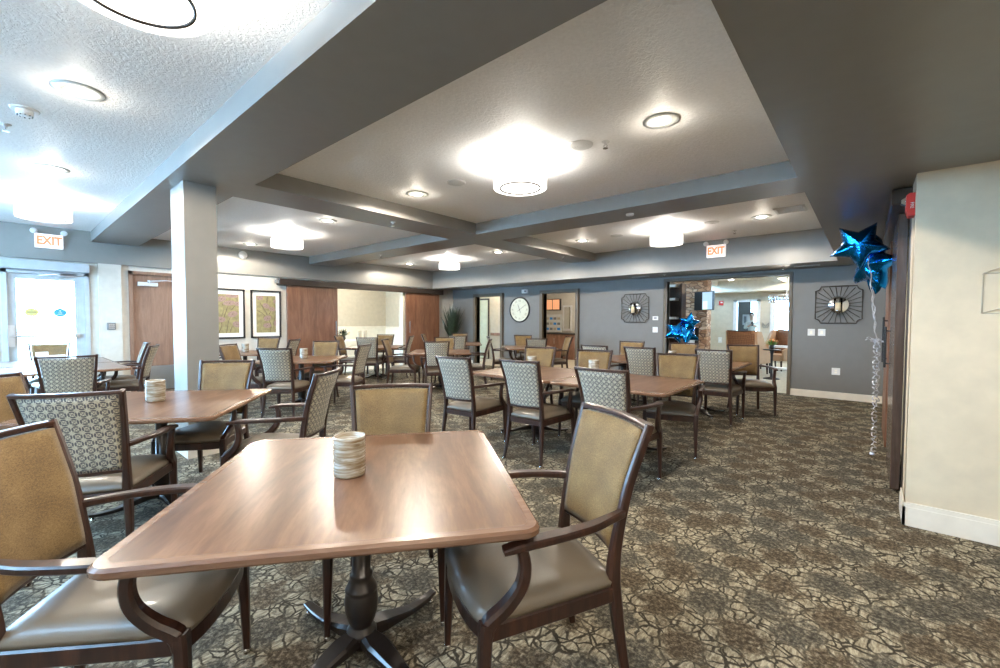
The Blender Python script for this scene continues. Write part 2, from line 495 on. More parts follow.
# walls
wall_with_holes('wall_left', 'x', XA - T, T, YF, YW + T, 0, ZS,
                [(.06, 1.03, 0, 2.24), (1.62, 2.62, 0, 2.28), (5.68, 7.86, 0, 2.24), (-2.45, -.06, .1, 2.24)], M['lightwall'])
DX1, DX2, DX3 = (-9.42, -8.38), (-6.85, -5.80), (-3.46, -1.15)
wall_with_holes('wall_back', 'y', YW, T, XA - T, XE, 0, ZS,
                [(*DX1, 0, 2.14), (*DX2, 0, 2.15), (*DX3, 0, 2.29)], M['slate'])
bm = BM(); box(bm, -5.09, -3.53, YW - .05, YW, .0, ZS); box(bm, -3.53, -1.09, YW - .05, YW, 2.335, ZS); box(bm, -1.09, .30, YW - .05, YW, 0, ZS)
struct('wall_back_panel', bm, M['slate'])
wall_with_holes('wall_front', 'y', YF - T, T, XA - T, XE, 0, ZS,
                [(-9.9, -7.7, .55, 2.25)], M['lightwall'])
bm = BM(); box(bm, XE, XE + T, YF - T, 4.1, 0, ZS); struct('wall_right', bm, M['beige'])
bm = BM(); box(bm, .228, XE, 4.04, 4.16, 0, ZS); box(bm, .228, .36, 4.10, 4.36, 0, ZS); struct('wall_right_return', bm, M['beige'])
bm = BM(); box(bm, .30, .44, 5.6, YW, 0, ZS); box(bm, .30, .44, 4.36, 5.6, 2.2, ZS); box(bm, 2.4, 2.5, 4.16, 6.6, 0, ZS); box(bm, .44, 2.4, 6.5, 6.6, 0, ZS)
struct('wall_right_far', bm, M['beige'])
bm = BM(); box(bm, .235, .34, 4.362, 4.76, 0, 2.275); struct('dark_gap_block', bm, M['black'])  # black block standing in for the darkness of the gap beside the barn door
# baseboards
def bbx(bm, x0, x1, y0, y1, h):
    box(bm, x0, x1, y0, y1, 0, h - .03); box(bm, x0 + (.004 if x1 - x0 < .1 else 0), x1 - (.004 if x1 - x0 < .1 else 0), y0 + (.004 if y1 - y0 < .1 else 0), y1, h - .03, h)
bm = BM(); bbx(bm, .212, XE, 4.024, 4.04, .16); bbx(bm, .212, .228, 4.024, 4.36, .16); struct('baseboard_right', bm, M['trimcream'])
bm = BM(); bbx(bm, -1.09, .22, YW - .066, YW - .05, .125); bbx(bm, -5.09, -3.53, YW - .066, YW - .05, .125)
bbx(bm, -5.72, -5.09, YW - .016, YW, .125); bbx(bm, -8.3, -6.95, YW - .016, YW, .125); bbx(bm, -10.5, -9.56, YW - .016, YW, .125)
struct('baseboard_back', bm, M['trimcream'])
bm = BM(); bbx(bm, XA, XA + .016, 1.05, 1.58, .125); bbx(bm, XA, XA + .016, 2.68, 4.3, .125); bbx(bm, XA, XA + .016, 9.2, 9.84, .125)
struct('baseboard_left', bm, M['trimcream'])
# pilaster between the glass door and the wood door
bm = BM(); box(bm, XA, XA + .06, 1.17, 1.48, 0, ZS); struct('trim_7', bm, M['lightwall'])
# windows behind the camera
for k, (a, b) in enumerate([(-9.9, -7.7)]):
    bm = BM()
    for x0, x1, z0, z1 in ((a, a + .06, .55, 2.25), (b - .06, b, .55, 2.25), (a, b, .55, .61), (a, b, 2.19, 2.25), ((a + b) / 2 - .03, (a + b) / 2 + .03, .55, 2.25)):
        box(bm, x0, x1, YF - .10, YF - .04, z0, z1)
    w = struct('window_%d' % (k + 1), bm, M['white'])
    bm = BM(); box(bm, a + .05, b - .05, YF - .075, YF - .065, .6, 2.2); obj('pane', bm, M['glass'], w)

# ------------------------------------------------------------ left wall: glass exit door
def door_frame(bm, axis, pos, a0, a1, z1, w, d0, d1):
    for s, e, zb, zt in ((a0, a0 + w, 0, z1), (a1 - w, a1, 0, z1), (a0, a1, z1 - w, z1)):
        if axis == 'x': box(bm, pos + d0, pos + d1, s, e, zb, zt)
        else: box(bm, s, e, pos + d0, pos + d1, zb, zt)
bm = BM(); door_frame(bm, 'x', XA, .03, 1.05, 2.21, .06, -.10, .03); d1 = struct('door_1', bm, M['frost'])
bm = BM()
for y0, y1, z0, z1 in ((.085, .19, .005, 2.155), (.87, .995, .005, 2.155), (.19, .87, .005, .28), (.19, .87, 2.06, 2.155)): box(bm, XA - .06, XA - .015, y0, y1, z0, z1)
obj('door_leaf', bm, M['frost'], d1)
bm = BM(); box(bm, XA - .042, XA - .034, .19, .87, .28, 2.06); obj('pane', bm, M['glass'], d1)
bm = BM(); sweep(bm, [(XA + .03, .10, 1.12), (XA + .03, .90, 1.11)], .04, .035); box(bm, XA - .015, XA + .045, .085, .16, .95, 1.30); box(bm, XA - .015, XA + .02, .86, .92, 1.08, 1.15)
obj('push_bar', bm, M['steel'], d1)
bm = BM(); box(bm, XA, XA + .13, .03, 1.05, 2.21, 2.36); box(bm, XA + .13, XA + .131, .05, .13, 2.225, 2.235, 1); bevel(bm, .004, 1)
obj('door_operator', bm, [M['frost'], M['black']], d1)
bm = BM(); box(bm, XA - .015, XA + .03, .70, .90, 2.14, 2.18); sweep(bm, [(XA + .02, .86, 2.13), (XA + .10, .62, 2.15), (XA + .02, .45, 2.13)], .012, .012); obj('closer_arm', bm, M['steel'], d1)
bm = BM(); door_frame(bm, 'x', XA, -2.48, -.01, 2.24, .07, -.10, .02); box(bm, XA - .08, XA - .02, -2.44, -.04, .95, 1.02); box(bm, XA - .08, XA - .02, -1.28, -1.20, .1, 2.2); w5 = struct('window_2', bm, M['white'])
bm = BM(); box(bm, XA - .06, XA - .05, -2.42, -.08, .1, 2.2); obj('pane', bm, M['glass'], w5)
def oval(name, y, z, ry, rz_, mat, icon, label):
    t = thing(name, label, 'sticker', (XA - .030, y, z), 0)
    bm = BM(); prism(bm, [(ry * cos(2 * pi * k / 28), rz_ * sin(2 * pi * k / 28)) for k in range(28)], .003, 'x', 0); obj('sticker_face', bm, mat, t)
    icon(t)
def ic1(t):
    bm = BM()
    for dy in range(-4, 5): box(bm, .003, .005, dy * .012 - .004, dy * .012 + .004, -.008, .010)
    box(bm, .003, .005, -.022, .022, -.032, -.026); box(bm, .003, .005, -.006, .006, .03, .04); obj('lettering', bm, M['ink'], t)
def ic2(t):
    bm = BM()
    prism(bm, [(.008 * cos(2 * pi * k / 10), .032 + .008 * sin(2 * pi * k / 10)) for k in range(10)], .002, 'x', .003)
    box(bm, .003, .005, -.004, .004, .0, .026); box(bm, .003, .005, 0, .018, .0, .007); box(bm, .003, .005, .014, .022, -.018, .004)
    for k in range(10):
        a = R(150 + 20 * k); y = .002 + .019 * cos(a); z = -.004 + .019 * sin(a); box(bm, .003, .005, y - .003, y + .003, z - .003, z + .003)
    box(bm, .003, .005, -.04, .04, -.036, -.030); obj('wheelchair_symbol', bm, M['white'], t)
oval('door_sticker', .355, 1.515, .082, .075, M['goldsign'], ic1, 'gold oval sticker with dark lettering on the glass exit door')
oval('door_sticker', .685, 1.512, .080, .072, M['bluesign'], ic2, 'blue oval accessibility sticker with white wheelchair symbol on the glass door')
# keypad
t = thing('access_keypad', 'small dark grey access keypad on the pale pilaster beside the exit door', 'keypad', (XA + .06, 1.325, 1.275))
bm = BM(); box(bm, 0, .03, -.06, .06, -.065, .065); bevel(bm, .006, 2); obj('housing', bm, M['steelgrey'], t)
bm = BM()
for i in range(3):
    for j in range(3): box(bm, .03, .034, -.03 + i * .026, -.012 + i * .026, -.045 + j * .03, -.025 + j * .03)
obj('keys', bm, M['steel'], t)
# wood door
bm = BM(); door_frame(bm, 'x', XA, 1.585, 2.655, 2.31, .06, -.10, .025); d2 = struct('door_2', bm, M['doorwood2'])
bm = BM(); box(bm, XA - .07, XA - .02, 1.64, 2.60, .005, 2.26); obj('door_leaf', bm, M['doorwood2'], d2)
bm = BM(); box(bm, XA - .02, XA - .016, 1.68, 2.56, .03, .50); obj('kick_plate', bm, M['steel'], d2)
bm = BM(); box(bm, XA - .02, XA + .04, 1.72, 2.02, 2.04, 2.11); obj('closer_body', bm, M['white'], d2)
bm = BM(); sweep(bm, [(XA + .04, 1.88, 2.13), (XA + .12, 2.14, 2.155), (XA + .0, 2.46, 2.15)], .02, .014); lathe(bm, [(.02, 2.10), (.02, 2.15)], 10, XA + .03, 1.88); obj('closer_arm', bm, M['steel'], d2)
bm = BM(); sweep(bm, [(XA - .02, 2.5, 1.0), (XA + .05, 2.5, 1.0), (XA + .05, 2.4, 1.0)], .022, .022); obj('door_handle', bm, M['steel'], d2)

# ------------------------------------------------------------ pictures
def picture(y0, y1, label, pods, stems):
    cy = (y0 + y1) / 2; w = y1 - y0; z0, z1 = .99, 2.07; h = z1 - z0
    t = thing('framed_picture', label, 'picture', (XA + .003, cy, (z0 + z1) / 2))
    bm = BM(); f = .035
    for a, b, c, d in ((-w / 2, -w / 2 + f, -h / 2, h / 2), (w / 2 - f, w / 2, -h / 2, h / 2), (-w / 2, w / 2, -h / 2, -h / 2 + f), (-w / 2, w / 2, h / 2 - f, h / 2)):
        box(bm, 0, .035, a, b, c, d)
    obj('picture_frame', bm, M['black'], t)
    bm = BM(); box(bm, 0, .012, -w / 2 + .03, w / 2 - .03, -h / 2 + .03, h / 2 - .03); obj('mat_board', bm, M['mat'], t)
    pw, ph = w / 2 - .115, h / 2 - .12
    bm = BM(); box(bm, .012, .014, -pw, pw, -ph, ph)
    for s in stems:
        tube(bm, [(.0150, a * pw, b * ph) for a, b in s], .0045, 4, 1)
    for a, b, r1, r2, an in pods:
        pts = []
        for k in range(18):
            q = 2 * pi * k / 18; y = 1.0 * r1 * cos(q); z = 1.0 * r2 * sin(q)
            yy = a * pw + y * cos(an) - z * sin(an); zz = b * ph + y * sin(an) + z * cos(an)
            pts.append((max(-pw, min(pw, yy)), max(-ph, min(ph, zz))))
        prism(bm, pts, .004, 'x', .0155, 2)
        prism(bm, [(a * pw + (p[0] - a * pw) * .12, b * ph + (p[1] - b * ph) * .12) for p in pts], .001, 'x', .0195, 1)
    obj('botanical_print', bm, [M['print'], M['ink'], M['pod']], t)
picture(2.90, 3.545, 'black framed botanical print, the one partly hidden by the grey column',
        [(.35, .92, .13, .045, 0), (.1, .55, .12, .055, .1), (.85, .52, .06, .05, 0), (.4, -.02, .10, .065, .3), (.8, -.55, .09, .065, -.3), (-.6, .75, .09, .06, .2), (-.7, -.3, .09, .06, 0)],
        [[(-.2, -1), (0, -.4), (.3, -.05)], [(.1, -1), (.3, -.7), (.7, -.55)], [(-.4, -.2), (-.1, .3), (.1, .5)], [(-.9, -1), (-.6, -.6), (-.7, -.3), (-.4, .2), (-.6, .7)], [(.3, .2), (.6, .4), (.85, .5)]])
picture(3.665, 4.315, 'black framed botanical print hanging nearest the brown sliding door',
        [(-.62, .88, .07, .055, 0), (0, .45, .08, .055, -.5), (.62, .28, .075, .05, -.3), (.12, -.22, .085, .06, .3), (.1, -.62, .09, .055, 0), (.98, .7, .05, .05, 0), (.98, -.5, .04, .07, 0)],
        [[(.4, -1), (.5, -.6), (.2, -.2), (0, .1), (-.6, .6)], [(.8, -1), (.75, -.5), (.9, -.2), (1, .2)], [(-.9, .2), (-.4, .05), (.1, -.2)], [(.1, .5), (.1, .8), (.2, 1)], [(.5, -.6), (.1, -.6)], [(.3, 0), (.62, .28)]])

# round horn/strobe on left soffit
bm = BM(); lathe(bm, [(.085, 0), (.085, .03), (.07, .045), (.0005, .05)], 28)
o = obj('wall_speaker', bm, M['white']); o.rotation_euler = (0, R(90), 0); o.location = (XS, 3.51, 2.815)
tag(o, 'round white wall speaker on the grey soffit above the botanical prints', 'speaker')

# ------------------------------------------------------------ sliding doors on the left wall
t = thing('sliding_door_track', 'dark bronze track cover above the two brown sliding doors', 'door track', (XA, 6.75, 2.29))
bm = BM(); box(bm, 0, .15, -2.52, 2.55, -.075, .075); bevel(bm, .006, 1); obj('track_cover', bm, M['trackmetal'], t)
bm = BM(); box(bm, .0, .13, -2.56, -2.52, -.04, .04); obj('end_cap', bm, M['steel'], t)
def sliding(y0, y1, hy, label):
    t = thing('sliding_door', label, 'sliding door', (XA + .05, (y0 + y1) / 2, 0)); w = (y1 - y0) / 2
    bm = BM(); box(bm, 0, .045, -w, w, .02, 2.225); bevel(bm, .003, 1); obj('door_panel', bm, M['doorwood'], t)
    bm = BM(); hy -= (y0 + y1) / 2
    sweep(bm, [(.075, hy, 1.02), (.075, hy, 1.38)], .022, .022); sweep(bm, [(.045, hy, 1.06), (.075, hy, 1.06)], .016, .016); sweep(bm, [(.045, hy, 1.34), (.075, hy, 1.34)], .016, .016)
    obj('door_handle', bm, M['steelgrey'], t)
sliding(4.43, 5.70, 5.64, 'brown wooden sliding door standing open beside the botanical prints')
sliding(7.86, 9.16, 7.98, 'brown wooden sliding door standing open towards the far corner plant')
bm = BM(); box(bm, XA - T, XA + .02, 7.80, 7.86, 0, 2.24); box(bm, XA - T, XA + .02, 5.68, 5.71, 0, 2.24); struct('trim_8', bm, M['tan'])

# private dining room beyond
bm = BM(); box(bm, -14.1, -14, 4.6, 9.75, 1.16, 2.6); box(bm, -14, XA - T, 9.62, 9.75, 1.16, 2.6); box(bm, -14, XA - T, 4.6, 4.7, 1.16, 2.6); struct('wall_private_dining', bm, M['tan'])
bm = BM(); box(bm, -14.1, -13.98, 4.6, 9.75, 0, 1.16); box(bm, -14, XA - T, 9.60, 9.75, 0, 1.16); box(bm, -14, -13.95, 4.6, 9.6, 1.13, 1.18)
box(bm, -13.98, -13.96, 6.9, 8.9, .55, .98); struct('trim_9', bm, M['ivory'])
bm = BM(); box(bm, -14.1, XA - T, 4.6, 9.75, 2.6, 2.7); struct('ceiling_private_dining', bm, M['ceiling'])

# ------------------------------------------------------------ back wall doors
def portal(name, xr, z1, mat, w=.07, w2=None):
    bm = BM(); a0, a1 = xr
    for s, e, zb, zt in ((a0 - w, a0, 0, z1 + w), (a1, a1 + w, 0, z1 + w), (a0, a1, z1, z1 + w)):
        box(bm, s, e, YW - .075, YW + T + .02, zb, zt)
    return struct(name, bm, mat)
door3 = portal('door_3', DX1, 2.14, M['bronze'], .085)
door4 = portal('door_4', DX2, 2.15, M['bronze'], .085)
door5 = portal('door_5', DX3, 2.29, M['bronze'], .055)
# room behind door 3

bm = BM(); box(bm, -13, -8.2, 11.6, 11.7, 0, 2.6); box(bm, -8.3, -8.2, YW + T, 11.6, 0, 2.6); box(bm, -13, -12.9, YW + T, 11.6, 0, 2.6); struct('wall_side_room', bm, M['tan'])
bm = BM(); box(bm, -10.36, -8.3, 11.56, 11.6, .86, .96); struct('trim_10', bm, M['cabwood'])
bm = BM(); box(bm, -11.05, -10.45, 11.57, 11.60, 0, 2.2); door6 = struct('door_6', bm, M['trackmetal'])
bm = BM(); box(bm, -10.98, -10.50, 11.55, 11.58, .02, 2.14); obj('door_leaf', bm, plain('pale_sage_door', (.62, .64, .50), .5), door6)
# kitchen behind door 4
bm = BM(); box(bm, -9.9, -5.0, 14.0, 14.1, 0, 2.6); box(bm, -5.45, -5.35, YW + T, 14, 0, 2.6); box(bm, -10.0, -9.9, 11.7, 14, 0, 2.6); struct('wall_kitchen', bm, M['lightwall'])
bm = BM(); box(bm, -13, -5.0, YW + T, 14.2, 2.6, 2.7); struct('ceiling_side_rooms', bm, M['ceiling'])

# ------------------------------------------------------------ lounge beyond the wide opening
bm = BM()
for x0, x1, z0, z1 in ((-6.2, -3.6, 0, 2.42), (-3.6, -2.83, 2.13, 2.42), (-3.6, -2.83, 0, .02), (-2.83, -2.48, 0, 2.42), (-2.48, -1.6, 2.13, 2.42), (-2.48, -1.6, 0, .5), (-1.6, 4, 0, 2.42)):
    box(bm, x0, x1, 17, 17.14, z0, z1)
box(bm, -5.0, -4.86, YW + T, 17, 0, 2.42); box(bm, 2.5, 2.64, YW + T, 17, 0, 2.42)
struct('wall_lounge', bm, M['tan'])
bm = BM(); box(bm, -5, 2.6, YW + T, 17.1, 2.95, 3.05); box(bm, -5, 2.6, 16.3, 17.1, 2.40, 2.95); box(bm, -5, 2.6, YW + T, 10.4, 2.40, 2.95)
for x in (-4.1, -2.1, -.1): box(bm, x - .12, x + .12, 10.3, 16.4, 2.62, 2.96)
for y in (12.2, 14.2): box(bm, -5, 2.6, y - .12, y + .12, 2.62, 2.96)
struct('ceiling_lounge', bm, M['ivory'])
bm = BM()
for a, b, z0, z1 in ((-3.6, -2.83, .02, 2.13), (-2.48, -1.6, .5, 2.13)):
    for s, e, zb, zt in ((a, a + .05, z0, z1), (b - .05, b, z0, z1), (a, b, z1 - .05, z1)): box(bm, s - .03, e + .03, 16.96, 17.16, zb, zt + (.03 if zt == z1 else 0))
struct('window_3', bm, M['white'])
bm = BM()
for x0, x1, z0, z1 in ((-5, -3.62, 0, 2.6), (-3.62, -2.2, 0, .3), (-3.62, -2.2, 2.35, 2.6), (-2.2, 0, 0, 2.6)): box(bm, x0, x1, 19.6, 19.7, z0, z1)
box(bm, -5.1, -5, 17.14, 19.7, 0, 2.6); box(bm, 0, .1, 17.14, 19.7, 0, 2.6); box(bm, -3.95, -3.38, 18.6, 18.65, 0, 2.6)
struct('wall_vestibule', bm, M['slate'])
bm = BM(); box(bm, -5.1, .1, 17.1, 19.7, 2.6, 2.7); struct('ceiling_vestibule', bm, M['ceiling'])

# ------------------------------------------------------------ ceiling fixtures
WARM = (1, .90, .75)
def drum(x, y, label, first=[None]):
    if first[0] is not None:
        o = dup(first[0], (x, y, ZC), 0, label); return o
    t = thing('drum_ceiling_light', label, 'ceiling light', (x, y, ZC), 0, 'drum ceiling lights'); first[0] = t
    bm = BM(); lathe(bm, [(.075, -.002), (.075, -.02), (.06, -.028), (.001, -.03)], 28); obj('ceiling_canopy', bm, M['steel'], t)
    bm = BM()
    for a in (0, 120, 240): tube(bm, [(.04 * cos(R(a)), .04 * sin(R(a)), -.02), (.04 * cos(R(a)), .04 * sin(R(a)), -.14)], .006)
    obj('stem', bm, M['steel'], t)
    bm = BM(); lathe(bm, [(.258, -.125), (.258, -.265), (.250, -.265), (.250, -.125), (.258, -.125)], 48, cap=False); obj('drum_shade', bm, M['glasswhite'], t)
    bm = BM(); lathe(bm, [(.249, -.255), (.249, -.260), (.001, -.260)], 48, cap=False); lathe(bm, [(.249, -.255), (.001, -.255)], 48, cap=False)
    df = obj('diffuser', bm, M['diffuser'], t)
    bm = BM(); lathe(bm, [(.200, -.260), (.200, -.268), (.189, -.268), (.189, -.260)], 48, cap=False); obj('metal_ring', bm, M['trackmetal'], t)
    lamp('POINT', 'bulb', t, (0, 0, -.19), 60, (1, .95, .86), shadow_soft_size=.07)
    return t
drum(-2.23, .38, 'large lit drum ceiling light cut off by the top edge, nearest the camera')
drum(-2.60, 3.33, 'lit drum ceiling light in the middle coffer above the long table row')
drum(-2.60, 7.32, 'lit drum ceiling light in the far right coffer near the exit sign')
drum(-8.05, .41, 'lit drum ceiling light above the glass exit door')
drum(-7.88, 3.37, 'lit drum ceiling light over the tables beside the grey column')
drum(-8.00, 7.38, 'lit drum ceiling light in the far left coffer by the wall corner')

def can(x, y, label, first=[None]):
    if first[0] is not None: return dup(first[0], (x, y, ZC), 0, label)
    t = thing('recessed_light', label, 'ceiling light', (x, y, ZC), 0, 'recessed ceiling lights'); first[0] = t
    bm = BM(); lathe(bm, [(.135, 0), (.133, -.006), (.070, -.008), (.070, -.001)], 32, cap=False); obj('trim_ring', bm, M['canring'], t)
    bm = BM(); lathe(bm, [(.070, -.002), (.055, -.010), (.0005, -.014)], 28, cap=False); obj('lens', bm, M['canlens'], t)
    lamp('SPOT', 'downlight', t, (0, 0, -.06), 120, WARM, spot_size=R(169), spot_blend=.18, shadow_soft_size=.05)
    lamp('POINT', 'lens_spill', t, (0, 0, -.06), 4.5, WARM, shadow_soft_size=.04)
    return t
can(-4.10, .39, 'recessed ceiling light above the near tables, between two drum lights')
can(-6.40, .39, 'recessed ceiling light nearest the exit door drum light')
can(-4.23, 3.37, 'recessed ceiling light just left of the central drum light')
can(-1.25, 3.37, 'bright recessed ceiling light right of the central drum light')
can(-6.42, 3.37, 'recessed ceiling light right of the column drum light')
can(-9.62, 3.38, 'recessed ceiling light above the botanical prints')
can(-4.22, 7.36, 'recessed ceiling light just left of the far right drum light')
can(-1.23, 7.38, 'recessed ceiling light beside the ceiling air vent')
can(-6.38, 7.38, 'recessed ceiling light between the two far drum lights')
can(-9.62, 7.38, 'recessed ceiling light in the far left corner above the sliding door')
can(-1.25, .40, 'recessed ceiling light out above the camera, above the near table')

for x, y, lb in ((.9, -.9, 'added fill downlight in the low ceiling behind the camera, nearer the windows'), (2.3, .6, 'added fill downlight in the low ceiling behind the camera, by the beige wall')):  # unseen downlight copies, added as soft fill to brighten the beige wall
    dup([o for o in bpy.data.objects if o.name == 'recessed_light'][0], (x, y, ZS), 0, lb)
def disc(name, x, y, z, r, h, label, cat, mats='white', extra=None):
    t = thing(name, label, cat, (x, y, z))
    bm = BM(); lathe(bm, [(r, 0), (r * .97, -h), (r * .85, -h * 1.2), (.0005, -h * 1.2)], 28, cap=False); obj('face', bm, M[mats], t)
    if extra: extra(t, r, h)
    return t
def grille(t, r, h):
    bm = BM()
    for k in (.25, .45, .65): lathe(bm, [(r * k, -h * 1.2), (r * k, -h * 1.45), (r * k + .004, -h * 1.45), (r * k + .004, -h * 1.2)], 24, cap=False)
    obj('grille', bm, M['canring'], t)
disc('ceiling_speaker', -1.96, 3.37, ZC, .11, .008, 'round ceiling speaker between the central drum and bright downlight', 'speaker', extra=grille)
disc('ceiling_speaker', -3.55, 3.38, ZC, .11, .008, 'round ceiling speaker left of the central drum light', 'speaker', extra=grille)
disc('ceiling_speaker', -1.89, 7.30, ZC, .11, .008, 'round ceiling speaker between far right drum light and air vent', 'speaker', extra=grille)
disc('ceiling_speaker', -3.5, 7.33, ZC, .11, .008, 'round ceiling speaker left of the far right drum light', 'speaker', extra=grille)
def smokebody(t, r, h):
    bm = BM(); lathe(bm, [(r * .62, -h), (r * .58, -h * 5), (r * .4, -h * 6), (.0005, -h * 6)], 24, cap=False); obj('sensor_dome', bm, M['white'], t)
    bm = BM()
    for k in range(10):
        a = 2 * pi * k / 10; box(bm, r * .5 * cos(a) - .004, r * .5 * cos(a) + .004, r * .5 * sin(a) - .004, r * .5 * sin(a) + .004, -h * 6.4, -h * 5.6)
    obj('vent_slots', bm, M['black'], t)
disc('smoke_detector', -4.77, .16, ZC, .08, .008, 'white smoke detector on the near left ceiling', 'smoke detector', extra=smokebody)
disc('smoke_detector', -2.35, 5.30, ZB, .05, .02, 'small white detector under the far cross beam', 'smoke detector')
def sprinkler(x, y, z, label, first=[None]):
    if first[0] is not None: return dup(first[0], (x, y, z), 0, label)
    t = thing('fire_sprinkler', label, 'sprinkler', (x, y, z), 0, 'fire sprinklers'); first[0] = t
    bm = BM(); lathe(bm, [(.035, 0), (.033, -.006), (.012, -.008), (.010, -.03), (.001, -.03)], 20, cap=False); obj('escutcheon', bm, M['white'], t)
    bm = BM(); tube(bm, [(.012, 0, -.028), (.016, 0, -.04), (.004, 0, -.055)], .003); tube(bm, [(-.012, 0, -.028), (-.016, 0, -.04), (-.004, 0, -.055)], .003); lathe(bm, [(.022, -.055), (.022, -.058)], 16)
    obj('deflector', bm, M['chrome'], t); return t
sprinkler(-1.76, 3.45, ZC, 'fire sprinkler on the ceiling beside the bright downlight')
sprinkler(-5.24, .07, ZC, 'fire sprinkler on the ceiling beside the smoke detector')
sprinkler(-1.76, 8.20, ZC, 'fire sprinkler on the far right ceiling above the exit sign')
sprinkler(-5.08, 3.62, ZB, 'fire sprinkler under the long beam, above the column table')
sprinkler(-5.00, 7.9, ZB, 'fire sprinkler under the long beam near the back wall')
sprinkler(-7.8, 5.25, ZB, 'fire sprinkler under the cross beam toward the left wall')
sprinkler(-8.6, 9.55, ZS, 'fire sprinkler under the back soffit near the clock')
sprinkler(-3.33, 9.30, ZS, 'fire sprinkler under the back soffit above the left edge of the wide opening')
sprinkler(-1.19, 9.30, ZS, 'fire sprinkler under the back soffit above the right edge of the wide opening')
def slot(x, y, l, label, first=[None]):
    if first[0] is not None: return dup(first[0], (x, y, ZS), 0, label)
    t = thing('slot_diffuser', label, 'air vent', (x, y, ZS), 0, 'slot air vents'); first[0] = t
    bm = BM(); box(bm, -l / 2, l / 2, -.04, .04, -.012, 0); obj('vent_frame', bm, M['white'], t)
    bm = BM()
    for dy in (-.02, .015): box(bm, -l / 2 + .02, l / 2 - .02, dy - .004, dy + .004, -.014, -.012)
    obj('vent_slot', bm, M['steelgrey'], t); return t
slot(-9.4, 9.42, .38, 'white slot air vent under the soffit above the far left doorway')
slot(-3.9, 9.40, .38, 'white slot air vent under the soffit above the left wall sconce')
slot(-.85, 9.42, .38, 'white slot air vent under the soffit above the right wall sconce')
t = thing('ceiling_air_vent', 'square louvred return air vent on the far right ceiling', 'air vent', (-.85, 7.15, ZC))
bm = BM(); s = .18
for a, b, c, d in ((-s, s, -s, -s + .03), (-s, s, s - .03, s), (-s, -s + .03, -s, s), (s - .03, s, -s, s)): box(bm, a, b, c, d, -.012, 0)
obj('vent_frame', bm, M['white'], t)
bm = BM(); box(bm, -s + .02, s - .02, -s + .02, s - .02, -.003, 0); obj('vent_backing', bm, M['steelgrey'], t)
bm = BM()
for k in range(7): box(bm, -s + .03, s - .03, -s + .05 + k * .045, -s + .063 + k * .045, -.010, -.003)
obj('louvres', bm, M['white'], t)

# exit signs
def exit_sign(loc, rz, label):
    t = thing('exit_sign', label, 'exit sign', loc, rz)
    bm = BM(); box(bm, -.165, .165, -.05, 0, -.115, .115); bevel(bm, .006, 2); obj('sign_box', bm, M['signface'], t)
    bm = text_bm('EXIT', .19, .003, .76, .007)
    for v in bm.verts: v.co = V((v.co.x, -.053 + v.co.z, v.co.y))
    obj('exit_lettering', bm, M['redglow'], t)
    for s in (-1, 1):
        bm = BM()
        sweep(bm, [(s * .13, -.03, .10), (s * .15, -.03, .14)], .02, .02)
        c = V((s * .175, -.04, .15))
        rr = [bm.verts.new(c + V((r_ * cos(2 * pi * k / 14), y_, r_ * sin(2 * pi * k / 14)))) for r_, y_ in ((.02, .03), (.04, .01), (.045, -.03), (.03, -.045)) for k in range(14)]
        for q in range(3):
            for k in range(14): bm.faces.new((rr[q * 14 + k], rr[q * 14 + (k + 1) % 14], rr[(q + 1) * 14 + (k + 1) % 14], rr[(q + 1) * 14 + k]))
        bm.faces.new(rr[42:]); bm.faces.new(rr[:14])
        obj('emergency_lamp', bm, M['white'], t)
    return t
exit_sign((-2.22, YB, 2.73), 0, 'lit exit sign on the back soffit above the wide opening')
exit_sign((XS, .575, 2.70), R(90), 'lit exit sign above the glass exit door on the left')

# ------------------------------------------------------------ back wall fittings
def clock():
    t = thing('wall_clock', 'large round wall clock with black rim and Roman dial', 'clock', (-7.68, YW, 1.715))
    def rot(bm):
        for v in bm.verts: v.co = V((v.co.x, -v.co.z, v.co.y))
    bm = BM(); lathe(bm, [(.365, 0), (.37, .03), (.355, .05), (.335, .03), (.335, .012)], 56, cap=False); rot(bm); obj('clock_rim', bm, M['black'], t)
    bm = BM(); lathe(bm, [(.336, .0), (.336, .014)], 56); rot(bm); obj('clock_face', bm, plain('aged_ivory_dial', (.62, .62, .50), .4), t)
    for k in range(12):
        a = R(90 - 30 * (k + 1)); s = ['I', 'II', 'III', 'IIII', 'V', 'VI', 'VII', 'VIII', 'IX', 'X', 'XI', 'XII'][k]
        bm = text_bm(s, .075, .001); mt = Matrix.Rotation(a - R(90), 4, 'Z')
        for v in bm.verts:
            c = mt @ V((v.co.x, v.co.y + .255, 0)); v.co = V((c.x, -.0155 + v.co.z, c.y))
        obj('numeral', bm, plain('brown_numeral', (.25, .23, .15), .6) if k == 0 else t['nm'] if 0 else bpy.data.materials['brown_numeral'], t)
    for nm, a, l, w in (('hour_hand', R(90 + 22), .17, .010), ('minute_hand', R(90 - 58), .27, .006)):
        bm = BM(); d = V((cos(a), sin(a)))
        sweep(bm, [(-d.x * .10, -.02, -d.y * .10), (0, -.02, 0), (d.x * l, -.02, d.y * l)], [w, w * 1.6, w], .004, up=(0, 1, 0)); obj(nm, bm, M['ink'], t)
    bm = BM(); lathe(bm, [(.012, .014), (.012, .024)], 14); rot(bm); obj('hub', bm, M['ink'], t)
clock()
t = thing('emergency_light', 'small white box fixture on the blue wall right of the clock', 'emergency light', (-7.48, YW, 2.235))
bm = BM(); box(bm, -.10, .10, -.06, 0, -.055, .055); bevel(bm, .008, 2); obj('housing', bm, M['white'], t)
bm = BM(); sweep(bm, [(.04, -.06, 0), (.04, -.085, 0)], .05, .05, n=12, sq=1); obj('lens', bm, M['steelgrey'], t)

